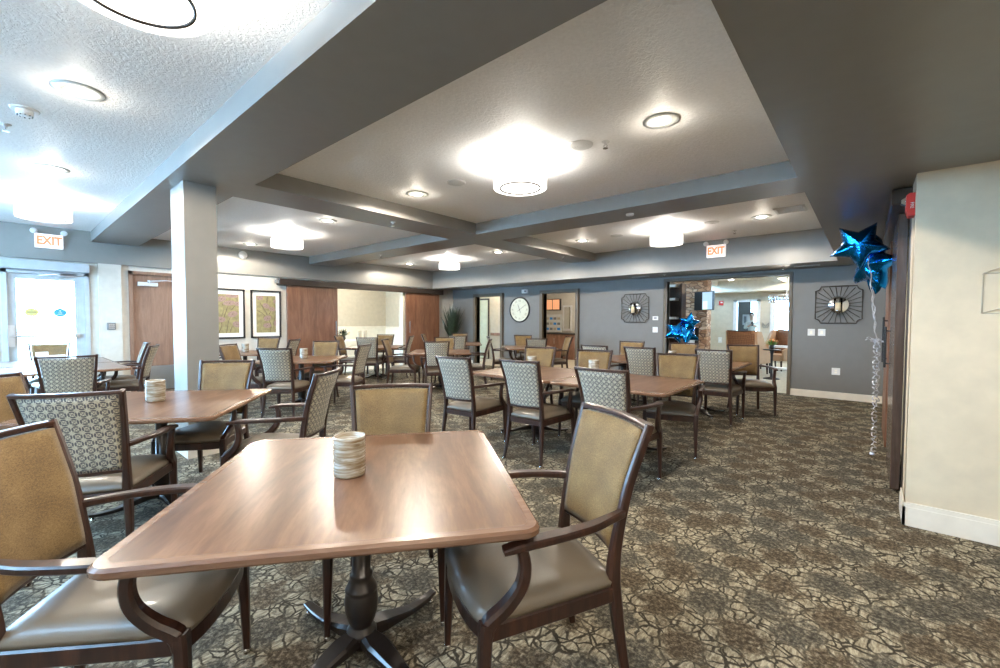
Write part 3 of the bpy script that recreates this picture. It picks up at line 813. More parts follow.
def sconce(x, label, first=[None]):
    if first[0] is not None: return dup(first[0], (x, YW - .05, 1.70), 0, label)
    t = thing('wall_sconce', label, 'sconce', (x, YW - .05, 1.70), 0, 'sunburst candle sconces'); first[0] = t
    s, q = .33, .075
    P = []
    def arc(cx, cz, a0, a1): return [(cx + q * cos(R(a0 + (a1 - a0) * k / 4)), cz + q * sin(R(a0 + (a1 - a0) * k / 4))) for k in range(5)]
    P += arc(s, s, 270, 180); P += arc(-s, s, 0, -90); P += arc(-s, -s, 90, 0); P += arc(s, -s, 180, 90)
    P.append(P[0])
    bm = BM(); tube(bm, [(a, -.03, b) for a, b in P], .009)
    rays = []
    for k in range(24):
        a = 2 * pi * (k + .5) / 24; d = V((cos(a), sin(a)))
        l = s / max(abs(d.x), abs(d.y))
        l = min(l, .375)
        tube(bm, [(d.x * .12, -.03, d.y * .12), (d.x * l, -.03, d.y * l)], .0055, 5)
    for a in (45, 135, 225, 315): tube(bm, [(.28 * cos(R(a)), -.03, .28 * sin(R(a))), (.28 * cos(R(a)), 0, .28 * sin(R(a)))], .006, 5)
    obj('wire_frame', bm, M['trackmetal'], t)
    bm = BM(); lathe(bm, [(.15, 0), (.15, .02), (.14, .03), (.0005, .03)], 36, cap=False)
    for v in bm.verts: v.co = V((v.co.x, -.02 - v.co.z, v.co.y))
    obj('mirror_disc', bm, M['mirror'], t)
    bm = BM(); sweep(bm, [(0, -.04, -.14), (0, -.10, -.17), (0, -.14, -.13)], .02, .012); lathe(bm, [(.065, -.125), (.07, -.115), (.065, -.11)], 24, 0, -.14); obj('candle_bracket', bm, M['trackmetal'], t)
    bm = BM(); lathe(bm, [(.042, -.11), (.042, .03), (.03, .035), (.0005, .033)], 20, 0, -.14); obj('candle', bm, M['candle'], t)
    bm = BM(); lathe(bm, [(.06, -.11), (.062, .11), (.058, .11), (.056, -.108)], 24, 0, -.14, cap=False); obj('glass_hurricane', bm, M['glass'], t)
    return t
sconce(-4.18, 'sunburst wire sconce left of the wide opening, with candle and mirror')
sconce(-.405, 'sunburst wire sconce right of the wide opening, beside the balloons')
def plate(name, x, z, w, h, label, cat, detail, y=None):
    t = thing(name, label, cat, (x, (YW - .05) if y is None else y, z))
    bm = BM(); box(bm, -w / 2, w / 2, -.008, 0, -h / 2, h / 2); bevel(bm, .003, 1); obj('cover_plate', bm, M['white'], t)
    bm = BM()
    for a, b, c, d in detail: box(bm, a, b, -.013, -.008, c, d)
    obj('control', bm, M['ivory'] if name != 'thermostat' else M['steelgrey'], t)
plate('thermostat', -3.70, 1.465, .13, .09, 'white thermostat above the light switch, left of the wide opening', 'thermostat', [(-.03, .03, -.015, .02)])
plate('light_switch', -3.70, 1.20, .12, .125, 'white double light switch beneath the thermostat', 'light switch', [(-.035, -.008, -.03, .03), (.008, .035, -.03, .03)])
plate('light_switch', -.79, 1.20, .11, .125, 'white light switch nearest the wide opening, right sconce wall', 'light switch', [(-.018, .018, -.032, .032)])
plate('light_switch', -.635, 1.20, .11, .125, 'white light switch farther from the wide opening, under right sconce', 'light switch', [(-.018, .018, -.032, .032)])
plate('power_outlet', -.415, .50, .12, .125, 'cream power outlet low on the grey wall under the right sconce', 'outlet', [(-.018, .018, .006, .034), (-.018, .018, -.034, -.006)])

# ------------------------------------------------------------ right side door
t = thing('barn_door', 'tall brown sliding barn door hung on the far right wall', 'sliding door', (.17, 4.76, 0))
bm = BM(); box(bm, 0, .06, 0, .98, .02, 2.27); bevel(bm, .004, 1); obj('door_panel', bm, M['barndoor'], t)
bm = BM(); sweep(bm, [(-.035, .90, .95), (-.035, .90, 1.35)], .02, .02); sweep(bm, [(0, .90, .99), (-.035, .90, .99)], .014, .014); sweep(bm, [(0, .90, 1.31), (-.035, .90, 1.31)], .014, .014); obj('door_handle', bm, M['black'], t)
t = thing('barn_door', 'farther brown sliding barn door on the right wall behind the balloon ribbons', 'sliding door', (.17, 6.3, 0))
bm = BM(); box(bm, 0, .06, 0, 1.1, .02, 2.27); bevel(bm, .004, 1); obj('door_panel', bm, M['doorwood'], t)
bm = BM(); sweep(bm, [(-.035, .1, .95), (-.035, .1, 1.45)], .02, .02); sweep(bm, [(0, .1, .99), (-.035, .1, .99)], .014, .014); sweep(bm, [(0, .1, 1.41), (-.035, .1, 1.41)], .014, .014); obj('door_handle', bm, M['black'], t)
bm = BM(); box(bm, .115, .30, 4.37, 9.3, 2.275, 2.385); bevel(bm, .005, 1)
o = obj('barn_door_track', bm, M['trackmetal']); tag(o, 'dark track cover above the barn doors on the right wall', 'door track')
# strobe
t = thing('fire_alarm_strobe', 'red fire alarm strobe at the corner of the beige wall', 'fire alarm', (.228, 4.15, 2.20))
bm = BM(); prism(bm, [(0, -.07), (0, .085), (-.030, .085), (-.046, .07), (-.046, -.02), (-.034, -.07)], .11, 'y', -.055); obj('housing', bm, M['red'], t)
for v in (): pass
bm = BM(); prism(bm, [(-.046, .01), (-.046, .065), (-.07, .05), (-.07, .025)], .05, 'y', -.025); obj('flash_lens', bm, M['chrome'], t)
bm = text_bm('FIRE', .026, .001, .9)
for v in bm.verts: v.co = V((-.016 + v.co.y, -.0565 + v.co.z, -v.co.x))
obj('fire_lettering', bm, M['white'], t)
# wire decor on beige wall
t = thing('wire_wall_basket', 'geometric cream wire wall decor on the beige wall at the right edge', 'wall decor', (.745, 4.04, 1.585))
bm = BM()
L_ = [((-.20, -.0, -.13), (-.20, 0, .12)), ((-.20, 0, -.13), (.25, 0, -.13)), ((-.20, 0, .12), (-.02, -.06, .20)), ((-.02, -.06, .20), (.25, -.06, .20)), ((-.20, 0, .12), (.25, 0, .12)),
      ((-.20, 0, -.13), (-.05, -.06, -.07)), ((-.05, -.06, -.07), (-.05, -.06, .19)), ((-.05, -.06, -.07), (.25, -.06, -.07)), ((-.1, -.04, .05), (.25, -.06, .05)), ((.08, -.06, -.07), (.08, -.06, .2)), ((.0, 0, -.13), (.08, -.06, -.07)), ((.25, 0, -.13), (.25, -.06, .2)), ((.25, 0, .12), (.25, -.06, .2))]
for a, b in L_: tube(bm, [a, b], .0045, 5)
obj('wire_frame', bm, plain('cream_wire', (.42, .37, .28), .5), t)

# ------------------------------------------------------------ dining chair
def post_path(s):
    return [(s * .222, -.262, 0), (s * .208, -.232, .16), (s * .196, -.208, .36), (s * .190, -.200, .47), (s * .193, -.212, .60), (s * .206, -.252, .80), (s * .226, -.325, 1.02)]
def post_at(z):
    P = post_path(1)
    for a, b in zip(P, P[1:]):
        if z <= b[2]:
            k = (z - a[2]) / (b[2] - a[2]); return a[0] + (b[0] - a[0]) * k, a[1] + (b[1] - a[1]) * k
    return P[-1][0], P[-1][1]
BOW = .042
def back_pt(u, v, off, z0=.56, z1=.995, inset=.018, puff=0):
    z = z0 + (z1 - z0) * v; hx, y = post_at(z); hx -= inset; x = (u * 2 - 1) * hx
    e = (1 - (2 * u - 1) ** 4) * (1 - (2 * v - 1) ** 6)
    return V((x, y - BOW * (1 - (2 * u - 1) ** 2) * (.5 + .5 * v) + off + puff * e, z))

def make_chair():
    t = thing('dining_chair', 'x', 'chair')
    # seat cushion
    bm = BM()
    def half(v): return .205 + .055 * v
    def st(u, v, top):
        a = 2 * u - 1; y = -.215 + .545 * v; w = half(v)
        fr = .035 * (1 - a * a) * (v ** 3); yy = y + fr
        corner = (1 - .10 * max(0, abs(a) - .75) / .25 * max(0, v - .8) / .2)
        x = a * w * corner
        crown = (1 - abs(a) ** 5) * (1 - abs(2 * v - 1) ** 5)
        return V((x, yy, (.455 + .045 * crown ** .6 + .012 * v * crown) if top else .435))
    grid_slab(bm, lambda u, v: st(u, v, True), lambda u, v: st(u * .98 + .01, v * .98 + .01, False), 14, 14)
    obj('seat', bm, M['vinyl'], t)
    bm = BM()
    sweep(bm, [(-.235, .305, .405), (-.14, .332, .405), (0, .342, .405), (.14, .332, .405), (.235, .305, .405)], .03, .06)
    for s in (-1, 1): sweep(bm, [(s * .24, .305, .405), (s * .218, .04, .405), (s * .195, -.20, .405)], .028, .06)
    sweep(bm, [(-.19, -.205, .405), (.19, -.205, .405)], .028, .055)
    obj('seat_frame', bm, M['frame'], t)
    bm = BM(); grid_slab(bm, lambda u, v: back_pt(u, v, .018, puff=.020), lambda u, v: back_pt(u, v, .002), 14, 14); obj('backrest', bm, M['gold'], t)
    bm = BM(); grid_slab(bm, lambda u, v: back_pt(u, v, .001), lambda u, v: back_pt(u, v, -.012, puff=-.006), 14, 14); obj('outer_back', bm, M['pattern'], t)
    bm = BM()
    def rail(z, hh, ww):
        
        hx, y = post_at(z); pts = [V((x, y - BOW * (1 - (x / hx) ** 2) * (1 if z > .9 else .5), z)) for x in [hx * (2 * k / 12 - 1) for k in range(13)]]
        sweep(bm, pts, ww, hh)
    rail(1.010, .020, .036); obj('top_rail', bm, M['frame'], t)
    bm = BM(); rail(.553, .022, .028); obj('bottom_rail', bm, M['frame'], t)
    for s in (-1, 1):
        bm = BM(); sweep(bm, post_path(s), [.026, .032, .038, .040, .032, .025, .022], [.028, .036, .046, .050, .042, .036, .034], up=(0, 1, 0)); lg = obj('leg', bm, M['frame'], t)
        bm = BM(); lathe(bm, [(.013, 0), (.015, .012), (.010, .022)], 12, s * .222, -.262); obj('glide', bm, M['chrome'], lg)
        bm = BM(); sweep(bm, [(s * .252, .322, .012), (s * .250, .318, .20), (s * .247, .310, .42), (s * .247, .308, .45)], [.024, .034, .047, .047], [.024, .034, .044, .042], up=(0, 1, 0)); lg = obj('leg', bm, M['frame'], t)
        bm = BM(); lathe(bm, [(.014, 0), (.016, .012), (.010, .024)], 12, s * .252, .322); obj('glide', bm, M['chrome'], lg)
        bm = BM()
        _, py = post_at(.69)
        sweep(bm, [(s * .205, py + .005, .700), (s * .232, -.16, .703), (s * .268, -.06, .705), (s * .286, .07, .704), (s * .286, .18, .698), (s * .278, .262, .684)],
              [.030, .036, .046, .052, .052, .044], [.030, .028, .026, .026, .026, .018])
        sweep(bm, [(s * .281, .205, .690), (s * .280, .190, .63), (s * .272, .198, .56), (s * .258, .240, .495), (s * .248, .296, .445), (s * .247, .308, .40)],
              [.032, .034, .038, .044, .047, .044], [.034, .038, .044, .050, .050, .042], up=(0, 1, 0))
        obj('armrest', bm, M['frame'], t)
    return t
chair0 = make_chair(); chair_used = [False]
def chair(cx, cy, head, label, group):
    """cx, cy = middle of the back's top corners; head = compass the sitter faces, degrees from +X"""
    a = R(head); x, y = cx + .325 * cos(a), cy + .325 * sin(a)
    if not chair_used[0]:
        chair_used[0] = True; chair0.location = (x, y, 0); chair0.rotation_euler = (0, 0, a - pi / 2); chair0['label'] = label; chair0['group'] = group
        return chair0
    return dup(chair0, (x, y, 0), a - pi / 2, label, group)

# ------------------------------------------------------------ tables
def make_table():
    t = thing('dining_table', 'x', 'table')
    W = 1.22
    bm = BM(); prism(bm, rrect(W - .07, W - .07, .035), .030, 'z', .735); obj('tabletop', bm, M['top'], t)
    bm = BM(); out = rrect(W, W, .055); inn = rrect(W - .07, W - .07, .035)
    prof = [(1, .0, .735), (0, .006, .735), (0, 0, .742), (0, 0, .757), (0, .008, .7655), (1, 0, .7655)]
    rings = []
    for which, ins, z in prof:
        if which: pts = inn
        else: pts = [(x * (1 - 2 * ins / W), y * (1 - 2 * ins / W)) for x, y in out]
        rings.append([bm.verts.new((x, y, z)) for x, y in pts])
    n = len(out)
    for a, b in zip(rings, rings[1:] + rings[:1]):
        for k in range(n): bm.faces.new((a[k], a[(k + 1) % n], b[(k + 1) % n], b[k]))
    obj('edge_band', bm, M['edge'], t)
    bm = BM(); lathe(bm, [(.14, .735), (.14, .722), (.042, .715), (.038, .70), (.038, .35), (.045, .345), (.047, .335), (.044, .325), (.050, .31), (.062, .285), (.066, .278), (.060, .271), (.064, .262), (.068, .23), (.066, .19), (.056, .150), (.044, .125), (.044, .118), (.060, .105), (.062, .088), (.050, .075), (.040, .07), (.040, .03)], 28)
    obj('pedestal', bm, M['iron'], t)
    for k in range(4):
        a = R(43 + 90 * k); d = V((cos(a), sin(a), 0))
        bm = BM()
        pts = [d * .02 + V((0, 0, .075)), d * .10 + V((0, 0, .070)), d * .19 + V((0, 0, .050)), d * .27 + V((0, 0, .032)), d * .36 + V((0, 0, .031)), d * .425 + V((0, 0, .040))]
        sweep(bm, pts, [.06, .095, .075, .055, .048, .036], [.07, .05, .034, .026, .022, .014], sq=.35); lg = obj('leg', bm, M['iron'], t)
        bm = BM(); p = d * .40; lathe(bm, [(.018, 0), (.018, .012), (.007, .015), (.007, .038)], 12, p.x, p.y); obj('glide', bm, M['chrome'], lg)
    return t
table0 = make_table(); used_t = [False]
def table(x, y, rot, label, group):
    if not used_t[0]:
        used_t[0] = True; table0.location = (x, y, 0); table0.rotation_euler = (0, 0, R(rot)); table0['label'] = label; table0['group'] = group; return table0
    return dup(table0, (x, y, 0), R(rot), label, group)
GT = 'square dining tables'
TB = {
 'T1': (-1.59, .965, 51.6, 'large square walnut dining table nearest the camera, bare but for one candle jar'),
 'T2': (-4.09, .79, 51.6, 'square walnut dining table directly in front of the grey column'),
 'T0a': (-7.94, .52, 0, 'sunlit dining table near the exit door, the half under the patterned chair'),
 'T0b': (-9.16, .52, 0, 'sunlit dining table pushed up closest to the glass exit door'),
 'T3': (-7.05, 3.22, 48, 'square walnut table with a white candle jar, right behind the column'),
 'T4': (-9.25, 3.12, 45, 'walnut table with a candle jar right under the botanical prints'),
 'Ra': (-1.92, 4.33, 0, 'right half of the middle long table, its free corner toward the carpet aisle'),
 'Rb': (-3.14, 4.33, 0, 'left half of the middle long table, behind two patterned chairs'),
 'T10': (-1.94, 6.92, 0, 'right half of the long table nearest the wide lounge opening'),
 'T9': (-3.16, 6.92, 0, 'left half of the long table in front of the left wall sconce'),
 'T5': (-9.05, 5.95, 45, 'dining table in front of the private dining room opening'),
 'T6': (-6.62, 5.88, 45, 'dining table in front of the right-hand brown sliding door'),
 'T7': (-8.55, 8.25, 45, 'small-looking table in front of the far corner plant'),
 'T8': (-6.15, 8.25, 45, 'dining table under the wall clock')}
for k, (x, y, r, l) in TB.items(): table(x, y, r, l, GT)

G1, G2, G3, G4 = 'dining chairs at the near tables', 'dining chairs at the left tables', 'dining chairs at the long tables', 'dining chairs at the far tables'
CH = [
 (-.79, 1.65, -120, 'dining chair with gold back at the right side of the nearest table, fully in view', G1),
 (-2.12, 1.50, -38, 'dining chair with gold back pushed in across the nearest table, behind the candle jar', G1),
 (-3.08, 1.61, 222, 'dining chair seen from behind its side, arms reaching left, between the two nearest tables', G1),
 (-2.145, -.02, 53, 'dining chair with gold back at the lower left edge of the photo', G1),
 (-3.15, .225, 151, 'dining chair showing its large patterned back at the left, facing the column table', G1),
 (-4.41, -.06, 51, 'dining chair with gold back cut off by the left edge behind the patterned one', G1),
 (-4.52, 1.38, -42, 'dining chair with gold back standing right in front of the grey column', G1),
 (-6.30, .45, 170, 'dining chair with patterned back facing the exit door table', G2),
 (-10.0, .52, -2, 'dining chair with gold back standing right before the glass exit door', G2),
 (-8.97, 1.56, -96, 'pale lit dining chair in front of the wooden door, farther one of the pair', G2),
 (-8.10, 1.50, -112, 'pale lit dining chair in front of the wooden door, nearer one of the pair', G2),
 (-6.09, 2.41, 132, 'dining chair with patterned back just right of the grey column', G2),
 (-7.50, 3.88, -45, 'dining chair with gold back in front of the left brown sliding door', G2),
 (-6.02, 3.76, 215, 'dining chair turned sideways, patterned back, right of the column table with candle', G2),
 (-7.50, 2.28, 42, 'dining chair with gold back in profile right beside the column', G2),
 (-9.92, 3.83, -45, 'dining chair with gold back right under the right botanical print', G2),
 (-8.57, 3.79, 222, 'dining chair with patterned back beside the edge of the left sliding door', G2),
 (-9.03, 2.35, 135, 'dining chair mostly hidden behind the grey column, by the botanical prints', G2),
 (-3.31, 3.09, 97, 'dining chair with patterned back, left of the two at the middle long table', G3),
 (-2.55, 3.25, 92, 'dining chair with patterned back, centre of the middle long table', G3),
 (-1.61, 3.11, 90, 'dining chair with patterned back behind the gold chair of the nearest table', G3),
 (-3.58, 5.08, -72, 'dining chair with gold back at the far side of the middle long table, left', G3),
 (-2.70, 5.05, -76, 'dining chair with gold back at the far side of the middle long table, centre', G3),
 (-1.67, 5.13, -78, 'dining chair with gold back at the far right corner of the middle long table', G3),
 (-3.25, 6.05, 88, 'dining chair with patterned back, leftmost at the long table below the sconce', G3),
 (-2.52, 6.06, 92, 'dining chair with patterned back between two gold ones, before the balloon bunch', G3),
 (-1.57, 6.24, 90, 'dining chair with patterned back beside the open carpet, near the lounge opening', G3),
 (-3.34, 7.70, -84, 'dining chair with gold back below the left wall sconce', G3),
 (-2.42, 7.75, -80, 'dining chair with gold back just beneath the star balloon bunch', G3),
 (-1.52, 7.79, -62, 'dining chair with gold back in front of the rust coloured armchair', G3),
 (-8.36, 5.26, 138, 'dining chair with pale grey-lit patterned back before the private dining room', G4),
 (-9.75, 6.70, -55, 'dining chair with gold back seen against the white wainscot of the private room', G4),
 (-9.85, 5.40, 40, 'dining chair with gold back right beside the left jamb of the private room', G4),
 (-8.45, 6.55, 222, 'dining chair with patterned back in profile beside the right sliding door handle', G4),
 (-7.27, 4.97, 42, 'dining chair with gold back in profile, facing the table by the right sliding door', G4),
 (-5.93, 5.16, 140, 'dining chair with patterned back in front of the right sliding door edge', G4),
 (-7.25, 6.55, -45, 'dining chair with gold back mostly hidden behind a patterned one', G4),
 (-5.95, 6.62, 222, 'dining chair turned edge-on in front of the beige doorway, patterned back', G4),
 (-7.79, 7.45, 140, 'dining chair with patterned back in front of the far corner plant', G4),
 (-9.30, 9.00, -45, 'dining chair with gold back next to the far corner plant', G4),
 (-9.38, 7.66, 42, 'dining chair with gold back in front of the far end of the sliding door', G4),
 (-6.85, 7.58, 42, 'dining chair turned edge-on in front of the beige doorway, gold back', G4),
 (-6.90, 8.98, -45, 'dining chair with gold back under the wall clock', G4),
 (-5.38, 7.49, 135, 'dining chair with patterned back between the clock and the kitchen doorway', G4),
 (-5.42, 8.88, -130, 'dining chair with gold back in profile in front of the kitchen doorway', G4)]
for c in CH: chair(*c)

# candle jars
def jar(x, y, z, label, first=[None]):
    if first[0] is not None: return dup(first[0], (x, y, z), 0, label)
    t = thing('candle_jar', label, 'candle holder', (x, y, z), 0, 'candle jars on the tables'); first[0] = t
    bm = BM(); pr = [(.056, 0), (.062, .004)]
    for k in range(14): pr += [(.0622, .008 + k * .0104), (.0638, .0115 + k * .0104), (.0622, .0155 + k * .0104)]
    pr += [(.063, .158), (.061, .163), (.058, .161), (.057, .02), (.0005, .018)]
    lathe(bm, pr, 32, cap=False); obj('ribbed_glass', bm, M['jar'], t)
    bm = BM(); lathe(bm, [(.030, .018), (.030, .075), (.026, .078), (.0005, .077)], 20, cap=False); obj('candle', bm, M['candle'], t)
    return t
ZT = .7655
jar(-1.605, .925, ZT, 'ribbed glass candle jar on the nearest table')
jar(-4.20, .78, ZT, 'ribbed glass candle jar on the table before the grey column')
jar(-7.10, 3.28, ZT, 'candle jar on the table in front of the left sliding door')
jar(-9.35, 3.16, ZT, 'candle jar on the table below the botanical prints')
jar(-2.50, 4.66, ZT, 'candle jar on the middle long table, behind the centre-right patterned chair')
jar(-3.38, 4.60, ZT, 'candle jar on the middle long table, half hidden by the left patterned chairs')
jar(-2.35, 6.95, ZT, 'candle jar on the long table nearest the lounge opening')
t = thing('menu_card', 'white folded card on the sunlit table by the exit door, left one', 'card', (-9.25, .40, ZT)); bm = BM(); prism(bm, [(-.05, 0), (.05, 0), (.004, .15), (-.004, .15)], .13, 'y', -.065); obj('card_stock', bm, M['white'], t)
t = thing('menu_card', 'white folded card on the sunlit table by the exit door, right one', 'card', (-8.85, .53, ZT)); bm = BM(); prism(bm, [(-.05, 0), (.05, 0), (.004, .12), (-.004, .12)], .17, 'y', -.085); obj('card_stock', bm, M['white'], t)

# ------------------------------------------------------------ star balloons
def star_mesh(R1, R2, depth):
    bm = BM(); n = 10; K = 6; NA = 50
    rim = []
    for k in range(NA):
        f = (k % 10) / 10; b = k // 10
        ca, cb = 2 * pi * b / 5 + pi / 2, 2 * pi * (b + .5) / 5 + pi / 2; cc = 2 * pi * (b + 1) / 5 + pi / 2
        p0 = (R1 * cos(ca), R1 * sin(ca)); p1 = (R2 * cos(cb), R2 * sin(cb)); p2 = (R1 * cos(cc), R1 * sin(cc))
        if f <= .5: x = p0[0] + (p1[0] - p0[0]) * f * 2; z = p0[1] + (p1[1] - p0[1]) * f * 2
        else: x = p1[0] + (p2[0] - p1[0]) * (f - .5) * 2; z = p1[1] + (p2[1] - p1[1]) * (f - .5) * 2
        rim.append((x, z))
    for side in (1, -1):
        rings = []
        for j in range(K):
            q = 1 - j / K; rr = []
            for k, (x, z) in enumerate(rim):
                d = depth * (1 - q * q) ** .55; ridge = (.010 * sin(k * 4.1 + side) + .006 * cos(k * 2.3)) * (q ** 3) * (1 if 0 < j else 0)
                rr.append(bm.verts.new((x * q, side * (d + ridge), z * q)))
            rings.append(rr)
        for a, b in zip(rings, rings[1:]):
            for k in range(NA):
                f = bm.faces.new((a[k], a[(k + 1) % NA], b[(k + 1) % NA], b[k])); f.smooth = True
        c = bm.verts.new((0, side * depth * 1.02, 0))
        for k in range(NA):
            f = bm.faces.new((rings[-1][k], rings[-1][(k + 1) % NA], c)); f.smooth = True
    bmesh.ops.remove_doubles(bm, verts=bm.verts, dist=.0008)
    return bm
def curl(bm, a, b, amp, turns, r=.004, seg=60):
    r *= 1.7
    a, b = V(a), V(b); pts = []
    for k in range(seg + 1):
        q = k / seg; p = a.lerp(b, q); w = turns * 2 * pi * q
        pts.append(p + V((amp * cos(w), amp * sin(w), amp * .6 * sin(w * 1.7))))
    sweep(bm, pts, r * 2.2, r * .7, n=4, sq=1)
def balloon(loc, rot, size, label, knot, group):
    t = thing('star_balloon', label, 'balloon', loc, 0, group)
    bm = star_mesh(size, size * .53, size * .36); mt = Matrix.Rotation(rot[2], 4, 'Z') @ Matrix.Rotation(rot[0], 4, 'X') @ Matrix.Rotation(rot[1], 4, 'Y')
    bm.transform(mt); obj('foil_star', bm, M['foil'], t)
    bm = BM(); kv = V(knot) - V(loc); st = mt @ V((0, 0, -size * .45))
    curl(bm, st, kv, .008, 4, .0035); obj('ribbon', bm, M['ribbon'], t)
    return t
GB = 'blue star balloons by the right wall'
K1 = (.07, 5.95, 1.22)
balloon((-.085, 5.70, 2.175), (0, R(-40), R(4)), .255, 'blue foil star balloon, highest and leftmost, touching the dark soffit', K1, GB)
balloon((.025, 6.0, 2.01), (R(8), R(14), R(-46)), .30, 'blue foil star balloon pressed beside the barn door, lower right of the pair', K1, GB)
balloon((.05, 6.50, 1.93), (R(5), R(40), R(-70)), .22, 'blue foil star balloon mostly hidden behind the other two', K1, GB)
t = thing('balloon_ribbon_tie', 'curly silver ribbon cluster hanging to the carpet by the barn door', 'ribbon', (K1[0], K1[1], 0))
bm = BM()
curl(bm, (0, 0, K1[2]), (.01, 0, .03), .018, 22, .005, 240); curl(bm, (.02, .01, K1[2]), (.03, .02, .5), .012, 9, .004, 100)
for a in (0, 70, 140, 210, 280): curl(bm, (0, 0, K1[2] - .02), (.07 * cos(R(a)), .05 * sin(R(a)), K1[2] - .03 + .04 * sin(a)), .02, 1.5, .004, 20)
obj('curled_ribbon', bm, M['ribbon'], t)
bm = BM(); lathe(bm, [(.025, 0), (.025, .02), (.01, .03), (.0005, .03)], 12); obj('weight', bm, M['ribbon'], t)
GC = 'blue star balloons in front of the lounge opening'
K2 = (-2.60, 8.55, .75)
balloon((-2.60, 8.62, 1.36), (R(5), R(8), R(40)), .22, 'blue foil star balloon standing upright, topmost of the bunch before the lounge', K2, GC)
balloon((-2.76, 8.40, 1.20), (R(-30), R(20), R(12)), .25, 'blue foil star balloon tipped to the left in the bunch before the lounge', K2, GC)
balloon((-2.52, 8.22, 1.15), (R(-35), R(-25), R(30)), .23, 'blue foil star balloon tipped to the right in the bunch before the lounge', K2, GC)
t = thing('balloon_weight', 'silver balloon weight on the carpet behind the long table', 'balloon weight', (K2[0], K2[1], 0))
bm = BM(); lathe(bm, [(.06, 0), (.06, .04), (.02, .08), (.0005, .08)], 16); curl(bm, (0, 0, .07), (0, 0, K2[2]), .01, 8); obj('weight', bm, M['ribbon'], t)

# ------------------------------------------------------------ corner plant
t = thing('potted_plant', 'tall dark grassy plant in a pot in the far corner', 'plant', (-10.0, 9.35, 0))
bm = BM(); lathe(bm, [(.14, 0), (.19, .42), (.20, .44), (.17, .44), (.16, .40), (.0005, .40)], 24); obj('pot', bm, M['pot'], t)
bm = BM(); rnd = random.Random(3)
for k in range(260):
    a = rnd.uniform(0, 2 * pi); r0 = rnd.uniform(0, .07); r1 = rnd.uniform(.08, .46) * rnd.uniform(.6, 1); h = rnd.uniform(1.2, 1.97) - r1 * .35
    b0 = V((r0 * cos(a), r0 * sin(a), .40)); b2 = V((r1 * cos(a), r1 * sin(a), h)); b1 = V((r1 * .35 * cos(a), r1 * .35 * sin(a), .4 + (h - .4) * .6))
    b2.x = max(b2.x, -.42); b2.y = min(b2.y, .42); b1.x = max(b1.x, -.42)
    sweep(bm, [b0, b1, b1.lerp(b2, .6), b2], [.010, .028, .024, .004], .003, n=4)
obj('foliage', bm, M['leaf'], t)

# ------------------------------------------------------------ private dining room furniture
t = thing('banquet_table', 'table with pale cloth inside the private dining room', 'table', (-12.3, 7.2, 0))
bm = BM(); box(bm, -.45, .45, -1.1, 1.1, .74, .77); obj('tabletop', bm, M['cloth'], t)
for sx in (-.38, .38):
    for sy in (-1, 1): bm = BM(); sweep(bm, [(sx, sy, 0), (sx, sy, .74)], .05, .05); obj('leg', bm, M['frame'], t)
def vase(x, y, label):
    t = thing('pillar_vase', label, 'vase', (x, y, .77), 0)
    bm = BM(); lathe(bm, [(.045, 0), (.055, .02), (.055, .26), (.05, .30), (.045, .30), (.045, .03), (.0005, .02)], 20); obj('vase_body', bm, M['tan'], t)
vase(-12.2, 7.42, 'tan pillar vase on the private room table, left of the two'); vase(-12.2, 7.62, 'tan pillar vase on the private room table, right of the two')
def bouquet(x, y, z, s, label, m1='leaf2', m2='candle', n=60, seed=1):
    t = thing('flower_arrangement', label, 'flowers', (x, y, z))
    bm = BM(); lathe(bm, [(.04 * s, 0), (.07 * s, .05 * s), (.06 * s, .13 * s), (.05 * s, .13 * s), (.0005, .1 * s)], 16); obj('vase', bm, M['pot'], t)
    rn = random.Random(seed)
    for nm, mm, cnt in (('greenery', m1, n), ('blossoms', m2, n // 6)):
        bm = BM()
        for k in range(cnt):
            a = rn.uniform(0, 2 * pi); e = rn.uniform(.15, 1.4); l = rn.uniform(.12, .22) * s
            p = V((cos(a) * cos(e) * l, sin(a) * cos(e) * l, .13 * s + sin(e) * l))
            sweep(bm, [V((0, 0, .11 * s)), p * .6 + V((0, 0, .05 * s)), p], [.004 * s, .03 * s, .006 * s] if nm == 'greenery' else [.003 * s, .004 * s, .05 * s], [.003 * s, .006 * s, .004 * s] if nm == 'greenery' else [.003 * s, .004 * s, .045 * s], n=5)
        obj(nm, bm, M[mm], t)
bouquet(-12.2, 6.45, .77, 1.1, 'flower arrangement on the private room table, against its left jamb', 'leaf', 'candle', 50, 2)
bouquet(-12.2, 6.85, .77, 1.1, 'flower arrangement on the private room table, left of the pillar vases', 'leaf', 'candle', 50, 3)
# ------------------------------------------------------------ kitchen behind the right-hand doorway
t = thing('kitchen_base_cabinet', 'brown base cabinet with dark counter seen through the kitchen doorway', 'cabinet', (-8.58, 13.64, 0))
bm = BM(); box(bm, -1.2, 1.0, -.30, .34, 0, .90); obj('cabinet_body', bm, M['cabwood'], t)
bm = BM(); box(bm, -1.25, 1.05, -.34, .34, .90, .94); obj('countertop', bm, M['pot'], t)
for k in range(4):
    bm = BM(); box(bm, -1.15 + k * .53, -.66 + k * .53, -.32, -.30, .06, .84); d_ = obj('cabinet_door', bm, M['cabwood'], t)
    bm = BM(); sweep(bm, [(-.72 + k * .53, -.335, .55), (-.72 + k * .53, -.335, .75)], .012, .012); obj('handle', bm, M['steel'], d_)
t = thing('menu_screen', 'orange lit menu screen high on the kitchen wall', 'screen', (-9.25, 13.95, 2.02))
bm = BM(); box(bm, -.34, .34, -.05, .05, -.22, .22); obj('housing', bm, M['black'], t)
for k in (-1, 1): bm = BM(); box(bm, k * .165 - .15, k * .165 + .15, -.055, -.05, -.19, .19); obj('screen', bm, M['orange'], t)
t = thing('notice_board', 'white notice board with papers above the kitchen counter', 'notice board', (-9.24, 13.96, 1.30))
